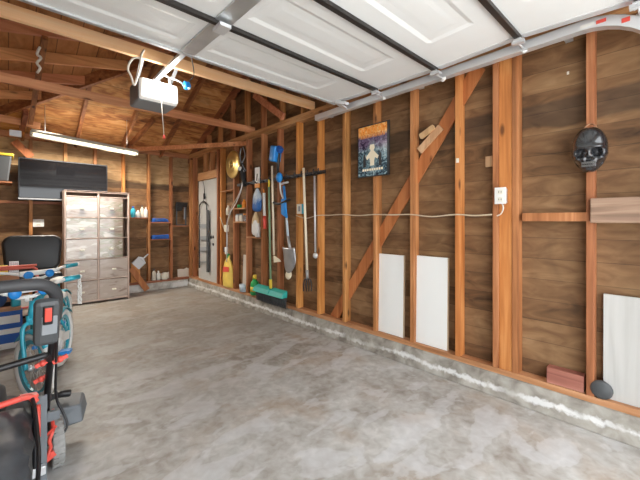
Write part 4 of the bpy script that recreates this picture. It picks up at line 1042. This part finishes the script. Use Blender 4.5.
# office chair
t = thing('office_chair', 'black padded office chair standing in front of the back wall', 'office chair', (.27, 5.6, 0))
def cushion(cx, cy, cz, sx, sy, sz, rx, name, bev):
    Mx = Matrix.Rotation(rx, 3, 'X')
    o = MB().obox((cx,cy,cz), (sx,sy,sz), Mx).build(name, M['leather'], t, bevel=bev); o.modifiers['bevel'].segments = 5
    for p in o.data.polygons: p.use_smooth = True
    return o
px_ = onY(26, 260, 5.75).x
rr_ = [(cx_+.11*math.cos(a), cz_+.11*math.sin(a)) for cx_, cz_, a0 in ((.19,.12,0),(-.19,.12,PI/2),(-.17,-.12,PI),(.17,-.12,1.5*PI)) for a in [a0+PI/2*k/6 for k in range(7)]]
o = MB().prism(rr_, (.24,5.68,.87), (1,0,0), (0,.10,.995), (0,.995,-.10), .09).build('backrest', M['leather'], t, bevel=.035); o.modifiers['bevel'].segments = 4
for p in o.data.polygons: p.use_smooth = True
cushion(.20, 5.42, .59, .60, .50, .14, .0, 'seat', .05)
MB().tube([(.25,5.5,.56),(.25,5.5,.10)], .028, 12).build('post', M['black'], t)
MB().beam((.23,5.70,.56),(.22,5.76,.78), .06, .02, (0,1,0)).build('back_bracket', M['black'], t)
for k in range(5):
    a = 2*PI*k/5+.3; e = V((.25+.28*math.cos(a), 5.5+.28*math.sin(a), .07))
    lg = MB().beam((.25,5.5,.11), e, .035, .03).build('leg', M['black'], t)
    MB().lathe([(0,-.02),(.029,-.02),(.029,.02),(0,.02)], (e.x, e.y, .03), (math.sin(a),-math.cos(a),0), 12).build('caster', M['black'], lg)
# water jug / clear bin stack
t = thing('storage_bin', 'pale blue translucent bin standing left of the drawer unit', 'storage bin', (.63, 5.85, 0))
q0 = onY(47, 260, 5.9).x; q1 = onY(58.5, 260, 5.9).x
MB().hexa([(q0,5.90,0),(q1-.02,5.90,0),(q1-.02,6.14,0),(q0,6.14,0),(q0-.02,5.88,.80),(q1,5.88,.80),(q1,6.16,.80),(q0-.02,6.16,.80)]).build('body', M['clear'], t, bevel=.02)
MB().box(q0-.03, q1+.01, 5.87, 6.17, .80, .83).build('lid', M['galv2'], t, bevel=.01)

# red hand truck (tubular frame)
t = thing('hand_truck', 'red tubular hand truck standing behind the bicycle basket', 'hand truck', (0, 4.8, 0))
yh = 4.80
e = onY(37, 267, yh); xh = e.x; zh = e.z
g = MB(); g.tube([(xh,yh,.05),(xh,yh,zh-.06)]+[V((xh-.05,yh,zh-.05))+V((.05*math.cos(a),0,.05*math.sin(a))) for a in (0.2,.6,1.0,1.37)]+[(xh-.06,yh,zh),(-.36,yh,zh),(-.41,yh,zh-.05),(-.41,yh,.05)], .015, 10); g.build('frame', M['redtube'], t)
g = MB()
for z in (.35,.6,.8): g.tube([(xh,yh,z),(-.41,yh,z)], .012, 8)
g.build('cross_bars', M['redtube'], t)
MB().box(-.41, xh, yh, yh+.30, .03, .045).build('toe_plate', M['redtube'], t)
for x in (-.45, xh+.045): MB().lathe([(0,-.025),(.03,-.025),(.08,-.022),(.10,0),(.08,.022),(.03,.025),(0,.025)], (x, yh, .10), (1,0,0), 20).build('wheel', M['black'], t)
# boxes and bottles stacked behind the bikes
def carton(name, x0, x1, y0, y1, z0, z1, m, label, cat='box', band=None):
    t = thing(name, label, cat, ((x0+x1)/2, (y0+y1)/2, z0))
    MB().box(x0, x1, y0, y1, z0, z1).build('carton', M[m], t, bevel=.005)
    if band: MB().box(x0+.02, x1-.02, y0-.002, y0+.002, z0+(z1-z0)*.3, z0+(z1-z0)*.75).build('printed_band', M[band], t)
    return t
carton('plastic_crate', -.40, .10, 4.86, 5.09, .046, .42, 'blackm', 'black crate loaded on the red hand truck', 'crate')
carton('cardboard_box', -.38, .09, 4.87, 5.08, .421, .70, 'cardb', 'brown cardboard box on top of the black crate')
for x0, xx, z0, z1, m, bd, lab in ((-.20, .115, 0, .20, 'white', 'blued', 'white carton with a blue band standing on the floor behind the bicycles'), (-.18, .11, .201, .375, 'blued', 'white', 'blue carton with a white band stacked on the white carton'), (-.18,.10,.376,.41,'cardb',None,'flat orange-brown box topping the carton stack behind the bicycles')):
    carton('carton', x0, xx, 4.59, 4.69, z0, z1, m, lab, 'box', bd)
bottle('detergent_bottle', (.06, 4.64, .411), .04, .12, 'teal', 'white', 'small teal bottle topmost on the carton stack behind the bicycles')
tag(MB().ball((-.09, 4.64, .50), (.085,.05,.09)).build('cloth_bundle', M['navy']), 'navy cloth bundle on the carton stack at the left edge', 'cloth')
t = thing('yellow_case', 'yellow case resting on the brown cardboard box at far left', 'case', (-.1,5.0,.701))
MB().box(-.3, .0, 4.9, 5.0, .701, .80).build('case', M['yellow'], t, bevel=.005)
g = MB()
for k in range(5): g.box(.012+.016*k, .021+.016*k, 4.90, 4.98, .701, .84)
g.box(.012,.087,4.935,4.945,.75,.765); tag(g.build('slatted_rack', M['galv2']), 'small pale slatted rack on the brown cardboard box', 'rack')

# bicycles
def make_bike():
    t = thing('bicycle', "child's teal bicycle with white tyres", 'bicycle', (0,0,0))
    # local: +x forward (front wheel at x=0), y left-right, z up
    R_ = .245
    def wheel(x):
        w = MB().tube([(x+(R_-.026)*math.cos(a), 0, R_+(R_-.026)*math.sin(a)) for a in [2*PI*k/40 for k in range(40)]], .027, 10, closed=True).build('wheel', M['wtire'], t)
        g = MB(); rr = R_-.066
        ring = [(rr+.018,-.012),(rr+.018,.012),(rr-.014,.009),(rr-.014,-.009)]; rg = []
        for k in range(40):
            a = 2*PI*k/40; rg.append([g.bm.verts.new((x+r*math.cos(a), y, R_+r*math.sin(a))) for r, y in ring])
        for k in range(40):
            A, B = rg[k], rg[(k+1)%40]
            for j in range(4): g.bm.faces.new((A[j], A[(j+1)%4], B[(j+1)%4], B[j]))
        g.build('rim', M['teal'], w)
        g = MB()
        for k in range(20):
            a = 2*PI*k/20; s = .02 if k % 2 else -.02
            g.tube([(x+.015*math.cos(a+.6), s, R_+.015*math.sin(a+.6)), (x+rr*math.cos(a), 0, R_+rr*math.sin(a))], .0016, 4)
        g.build('spokes', M['galv2'], w)
        MB().lathe([(0,-.04),(.018,-.04),(.022,-.02),(.012,0),(.022,.02),(.018,.04),(0,.04)], (x,0,R_), (0,1,0), 12).build('hub', M['galv2'], w)
    wheel(0); wheel(-.70)
    g = MB()
    for s in (-1, 1): g.tube(smooth_path([(0,s*.05,R_),(-.035,s*.05,.40),(-.05,s*.048,.50),(-.06,s*.03,.54),(-.065,0,.55)]), .015, 9)
    g.tube([(-.062,0,.545),(-.075,0,.60)], .018, 10); g.build('fork', M['teal'], t)
    g = MB(); g.tube([(-.07,0,.58),(-.10,0,.70)], .024, 12); g.tube([(-.09,0,.66),(-.30,0,.47),(-.46,0,.30)], .019, 10); g.tube([(-.08,0,.61),(-.28,0,.40),(-.46,0,.29)], .017, 10)
    g.tube([(-.46,0,.28),(-.54,0,.60)], .017, 10)
    for s in (-1, 1): g.tube([(-.46,s*.02,.28),(-.70,s*.055,R_)], .010, 8); g.tube([(-.52,s*.015,.52),(-.70,s*.055,R_)], .010, 8)
    g.build('frame', M['teal'], t)
    def fender(x, a0, a1):
        g = MB(); rg = []
        for k in range(17):
            a = a0+(a1-a0)*k/16
            rg.append([g.bm.verts.new((x+(R_+h)*math.cos(a), y, R_+(R_+h)*math.sin(a))) for y, h in ((-.034,.004),(-.02,.018),(0,.023),(.02,.018),(.034,.004))])
        for A, B in zip(rg, rg[1:]):
            for j in range(4): f = g.bm.faces.new((A[j], A[j+1], B[j+1], B[j])); f.smooth = True
        o = g.build('mudguard', M['teal'], t); s_ = o.modifiers.new('s','SOLIDIFY'); s_.thickness = .002
    fender(0, .75, 2.5); fender(-.70, .3, 2.4)
    o = MB().ball((-.55,0,.64), (.13,.075,.035)).build('saddle', M['white'], t)
    g = MB(); g.tube([(-.10,0,.70),(-.112,0,.745)], .015, 10); g.tube(smooth_path([(-.175,.37,.815),(-.15,.25,.81),(-.09,.14,.785),(-.10,.05,.735),(-.112,0,.735),(-.10,-.05,.735),(-.09,-.14,.785),(-.15,-.25,.81),(-.175,-.37,.815)]), .013, 10); hbar = g.build('handlebar', M['white'], t)
    for s in (-1, 1):
        gp = MB().tube([(-.155,s*.27,.812),(-.178,s*.39,.816)], .021, 12).build('grip', M['teal'], t)
        MB().tube([(-.178,s*.39,.816),(-.182,s*.41,.816)], .016, 12).build('grip_end', M['white'], gp)
        g = MB()
        for q in range(5):
            pts_ = [V((-.182,s*.408,.813))]
            for k in range(1, 7): pts_.append(V((-.182+.012*math.sin(k*2+q), s*(.40+.010*math.cos(k*1.7+q)), .813-.038*k)))
            g.tube(smooth_path(pts_, 3), .0035, 5)
        g.build('streamers', M['white'], gp)
        MB().lathe([(0,-.012),(.034,-.010),(.038,0),(.034,.010),(0,.012)], (-.06,s*.085,.775), (1,.1*s,.1), 18).build('reflector', M['blue'], hbar)
    MB().obox((-.085,0,.79), (.03,.30,.045)).build('bar_pad', M['white'], hbar, bevel=.014)
    g = MB(); g.lathe([(0,-.012),(.075,-.012),(.085,0),(.075,.012),(0,.012)], (-.46,.05,.285), (0,1,0), 20); g.beam((-.46,.05,.30),(-.67,.06,.27), .012, .07); g.build('chain_guard', M['white'], t)
    for s in (-1, 1):
        g = MB(); g.beam((-.46,s*.07,.285),(-.46+s*.11,s*.08,.225), .012, .02, (0,1,0)); cr = g.build('crank', M['galv2'], t)
        MB().box(-.46+s*.11-.035, -.46+s*.11+.035, min(s*.085,s*.16), max(s*.085,s*.16), .212, .236).build('pedal', M['blue'], cr)
    g = MB(); g.tube([(-.60,-.05,.26),(-.55,-.14,.02)], .009, 8); g.build('kickstand', M['galv2'], t)
    # the front fork, wheel and bars are turned to one side
    st = Matrix.Translation((-.05,0,0)) @ Matrix.Rotation(math.radians(43), 4, 'Z') @ Matrix.Translation((.05,0,0))
    def turn(o):
        o.data.transform(st)
        for c in o.children: turn(c)
    k = 0
    for c in t.children:
        n_ = c.name.split('.')[0]
        if n_ in ('fork', 'handlebar', 'grip'): turn(c)
        if n_ in ('wheel', 'mudguard') and sum(v.co.x for v in c.data.vertices)/len(c.data.vertices) > -.3: turn(c)
    return t
ang = math.atan2(-.93, -.36)
bk = make_bike(); bk.location = (.10, 3.12, 0); bk.rotation_euler = (0,0,ang)
bk['label'] = "child's teal bicycle with white tyres, front one nearest the mower"
b2 = copy_tree(bk); b2.location = (.205, 4.10, 0); b2['label'] = "second teal child's bicycle, standing directly behind the nearer one"
for o in [x for x in C.objects if x.name.startswith('streamers')]:
    if o.parent and o.parent.parent == b2: bpy.data.objects.remove(o)
for o in (bk, b2): o['group'] = "children's bicycles"

# ------------------------------------------------------------------ lawn mower
mw = thing('lawn_mower', 'red and dark grey push mower with a black grass bag at lower left', 'lawn mower', (-.10, 2.35, 0))
XA, XB = .155, -.355
g = MB()
for xx in (XA, XB): MB().tube(smooth_path([(xx,2.40,.17),(xx,2.28,.40),(xx,2.10,.63),(xx,1.93,.84)], 4), .0155, 10).build('lower_handle', M['black'], mw)
def hb(x): return x
g = MB()
top_ = [(XA+.002,1.93,.84),(XA,1.86,.92),(XA-.01,1.80,.98),(XA-.045,1.765,1.018),(XA-.10,1.75,1.03),(-.10,1.75,1.03),(XB+.10,1.75,1.03),(XB+.045,1.765,1.018),(XB+.01,1.80,.98),(XB,1.86,.92),(XB,1.93,.84)]
g.tube(smooth_path(top_, 6), .024, 14); g.build('handle_grip', M['foam'], mw)
# second bar
g = MB(); zb2 = .62; g.tube(smooth_path([(XA-.005,2.12,.60),(XA-.02,2.08,.635),(XA-.05,2.06,.64),(-.1,2.06,.62),(XB+.05,2.06,.62),(XB,2.10,.60)], 6), .015, 10); g.build('cross_bar', M['black'], mw)
# control box
cb = V((.120, 1.83, .855)); Rb = Matrix.Rotation(.30, 3, 'X')
o = MB().obox(cb, (.088,.05,.215), Rb).build('control_box', M['dgrey'], mw, bevel=.022)
MB().obox(cb+Rb@V((.008,-.026,-.005)), (.052,.006,.085), Rb).build('face_plate', M['grey'], o, bevel=.004)
MB().obox(cb+Rb@V((.002,-.031,.045)), (.034,.012,.085), Rb).build('switch_surround', M['black'], o, bevel=.006)
sw = MB().obox(cb+Rb@V((.002,-.038,.052)), (.024,.012,.062), Rb).build('switch', M['red'], o, bevel=.004); sw['label'] = 'red start paddle'
# red knobs
for p in ((XA+.035,2.10,.595),(XA-.03,2.13,.585),(XA-.03,2.24,.47)):
    g = MB(); g.lathe([(0,-.011),(.012,-.011),(.017,0),(.012,.012),(0,.012)], p, (1,-.3,0), 10); g.beam(V(p)-V((.03,0,.01)), V(p)+V((.03,0,.012)), .016, .02); g.build('clamp_knob', M['red'], mw, bevel=.003)
# cable
g = MB(); g.tube(smooth_path([(XA+.012,1.95,.80),(XA+.02,2.12,.55),(XA+.03,2.22,.36),(XA+.06,2.2,.27),(XA+.07,2.18,.21),(XA+.03,2.16,.18),(XA+.01,2.2,.24),(XA+.0,2.26,.30)]), .006, 7); g.build('control_cable', M['black'], mw)
# deck
g = MB()
poly = [(-.30,2.20),(.10,2.20),(.12,2.34),(.12,2.72),(.02,2.86),(-.22,2.86),(-.32,2.72),(-.32,2.34)]
g.prism(poly, (0,0,.07), (1,0,0), (0,1,0), (0,0,1), .13); g.build('deck', M['deck'], mw, bevel=.025)
# side chute
g = MB(); g.hexa([(.10,2.37,.11),(.32,2.36,.12),(.37,2.56,.12),(.10,2.66,.11),(.10,2.37,.24),(.31,2.38,.215),(.35,2.55,.215),(.10,2.66,.24)]); g.build('side_chute', M['deck'], mw, bevel=.012)
g = MB(); g.tube(smooth_path([(.13,2.42,.24),(.17,2.43,.28),(.22,2.46,.275),(.27,2.47,.262)]), [.02]*3+[.022]*13+[.025]*3 if False else .020, 8); g.tube([(.15,2.42,.22),(.145,2.40,.31)], .016, 8); g.build('chute_latch', M['black'], mw)
# engine
g = MB(); g.lathe([(0,0),(.15,0),(.16,.05),(.15,.14),(.10,.18),(0,.19)], (-.16,2.6,.20), seg=24); g.build('engine_cover', M['dgrey'], mw)
# wheels
def mwheel(x, y, r, w):
    o = MB().lathe([(r*.6,-w/2),(r*.93,-w/2),(r,-w/2+.008),(r,w/2-.008),(r*.93,w/2),(r*.6,w/2),(r*.6,-w/2)], (x,y,r), (1,0,0), 30).build('wheel', M['tire'], mw)
    g = MB()
    for k in range(22):
        a = 2*PI*k/22
        for s in (-1, 1):
            aa = a+(PI/22 if s > 0 else 0)
            g.obox((x+s*w*.22, y+(r+.001)*math.cos(aa), r+(r+.001)*math.sin(aa)-.0), (w*.42,.013,.008), Matrix.Rotation(aa-PI/2, 3, 'X'))
    g.build('tread', M['tire'], o)
    MB().lathe([(0,-w*.4),(r*.3,-w*.45),(r*.62,-w*.35),(r*.62,w*.35),(r*.3,w*.45),(0,w*.4)], (x,y,r), (1,0,0), 20).build('wheel_hub', M['dgrey'], o)
mwheel(.19, 2.25, .118, .052); mwheel(-.39, 2.25, .118, .052); mwheel(.17, 2.78, .09, .045); mwheel(-.37, 2.78, .09, .045)
g = MB(); g.tube([(-.39,2.25,.118),(.17,2.25,.118)], .012, 8); g.build('axle', M['dsteel'], mw)
# red lever and height adjuster
g = MB(); g.tube(smooth_path([(.165,2.20,.28),(.165,2.14,.24),(.15,2.12,.20),(.155,2.13,.16),(.14,2.12,.12)]), .008, 8); g.ball((.168,2.17,.30), (.018,.018,.028)); g.beam((.12,2.13,.10),(.17,2.13,.13), .02, .03); g.beam((.14,2.14,.22),(.175,2.12,.26), .012, .012); g.build('height_lever', M['red'], mw)
# rear plate
g = MB(); g.beam((.118,2.10,.44),(.112,2.04,.03), .045, .02, (0,1,0)); g.box(.10,.19,2.10,2.13,.30,.345); g.build('rear_bracket', M['deck'], mw, bevel=.004)
g = MB(); g.box(.06,.13,2.02,2.05,.10,.14); g.beam((.07,2.03,.10),(.075,2.0,.06), .02, .02); g.build('bracket_clamp', M['galv2'], mw, bevel=.003)
# bag
bagp = MB(); NUb, NVb = 12, 14; rws = []
for j in range(NVb+1):
    tt = j/NVb           # 0 = mouth (y 2.0), 1 = tail toward camera
    y = 2.02-.60*tt; ztop = .462-.10*tt-.30*max(0, tt-.5)**1.5; zbot = .13-.04*math.sin(tt*PI); hwid = (.215-.03*tt)*(1 if tt < .85 else math.sqrt(max(.02, 1-((tt-.85)/.155)**2)))
    row = []
    for i_ in range(24):
        a = 2*PI*i_/24; ce_, se = math.cos(a), math.sin(a)
        sx_ = math.copysign(abs(ce_)**.45, ce_); sz_ = math.copysign(abs(se)**.5, se)
        zc_ = (ztop+zbot)/2; hz = (ztop-zbot)/2*(1 if tt < .85 else math.sqrt(max(.02, 1-((tt-.85)/.155)**2)))
        wr_ = .006*math.sin(9*a+6*tt*3)+.005*math.sin(23*tt+4*a)
        row.append(bagp.bm.verts.new((-.135+sx_*(hwid+wr_), y, zc_+sz_*(hz+wr_))))
    rws.append(row)
for A, B in zip(rws, rws[1:]):
    for k in range(24): f = bagp.bm.faces.new((A[k], A[(k+1)%24], B[(k+1)%24], B[k])); f.smooth = True
bagp.bm.faces.new(rws[0]); bagp.bm.faces.new(rws[-1][::-1])
gb = bagp.build('grass_bag', M['bagcloth'], mw); gb['label'] = 'black fabric grass bag'
g = MB(); g.tube(smooth_path([(.095,2.03,.445),(.07,2.03,.478),(.0,2.025,.478),(-.1,2.02,.47),(-.30,2.02,.47),(-.36,2.02,.44)]), .014, 8); g.beam((.04,2.03,.485),(.10,2.04,.475), .04, .014); g.tube([(.10,2.0,.44),(.10,1.99,.30)], .010, 8); g.build('bag_frame', M['red'], gb)
g = MB(); g.tube(smooth_path([(.082,2.02,.47),(.088,1.95,.44),(.09,1.85,.40),(.088,1.7,.36),(.075,1.55,.30)]), .008, 7); g.tube(smooth_path([(.086,2.02,.44),(.092,2.01,.3),(.09,2.0,.16)]), .011, 7); g.build('bag_piping', M['black'], gb)
tag(MB().box(-.28, .045, 2.97, 3.0+.0, .05, .05+.0).build('x', M['blue']) if False else MB().box(-.30, -.005, 2.92, 3.0, 0, .16).build('plastic_box', M['blued'], bevel=.01), 'blue plastic box on the floor between the mower and the bicycles', 'box')

for o in list(C.objects):
    lb = o.get('label', '') if o.get('category') else ''
    for key, gr in (('bottle shelf', 'bottles on the back-wall shelf'), ('jar', 'jars on the lower ledge'), ('small shelf of the back wall', 'blue tool cases on the back wall'), ('two matching ones', 'narrow white panels between the studs'), ('duplex outlet', 'power outlets'), ('double outlet', 'power outlets'), ('overhead track', 'overhead door tracks'), ('sill of the back wall', 'bottles on the back-wall sill'), ('back-wall sill', 'bottles on the back-wall sill'), ('carton', 'cartons behind the bicycles')):
        if key in lb and (key != 'jar' or o.name.startswith('jar')) and (key != 'carton' or o.name.startswith('carton')): o['group'] = gr
# ------------------------------------------------------------------ outside ground
drv = struct(MB().box(-6, 9, -30, YF-.16, -.12, -.005).build('driveway', plain('driveway_concrete', (.60,.59,.57), .8, noise=.1)))

# ------------------------------------------------------------------ camera, light, view
cam = bpy.data.cameras.new('camera'); co = bpy.data.objects.new('camera', cam); C.objects.link(co)
co.location = EYE; co.rotation_euler = (PI/2, 0, -YAW); cam.sensor_width = 36; cam.lens = F/640*36; cam.shift_y = -19/640; cam.clip_start = .02
bpy.context.scene.camera = co
w = bpy.data.worlds.new('world'); bpy.context.scene.world = w; w.use_nodes = True
bg = w.node_tree.nodes['Background']; bg.inputs[0].default_value = (.93,.97,1,1); bg.inputs[1].default_value = 3.0
def lamp(kind, name, loc, energy, color=(1,1,1), **kw):
    l = bpy.data.lights.new(name, kind); l.energy = energy; l.color = color
    for k, v in kw.items(): setattr(l, k, v)
    o = bpy.data.objects.new(name, l); o.location = loc; C.objects.link(o); return o
o = lamp('AREA', 'tube_glow', (.89, 6.04, 2.385), 50, (1,.92,.80), shape='RECTANGLE', size=1.2, size_y=.05)
o = lamp('AREA', 'tube_glow_up', (.89, 6.04, 2.51), 2, (1,.92,.80), shape='RECTANGLE', size=1.2, size_y=.06); o.rotation_euler = (PI, 0, 0)
o = lamp('SUN', 'sun', (0,-5,8), 11, (1,.98,.95), angle=.01); o.rotation_euler = V((.75,-.35,-.75)).to_track_quat('-Z','Y').to_euler()
lamp('POINT', 'opener_bulb', (OX, OY-.16, 2.42), 4.5, (1,.95,.88), shadow_soft_size=.07)
vs = bpy.context.scene.view_settings; vs.view_transform = 'Standard'; vs.look = 'None'; vs.gamma = 1; vs.exposure = .85
bpy.context.scene.cycles.max_bounces = 10; bpy.context.scene.cycles.diffuse_bounces = 6
bpy.context.scene.cycles.sample_clamp_indirect = 8
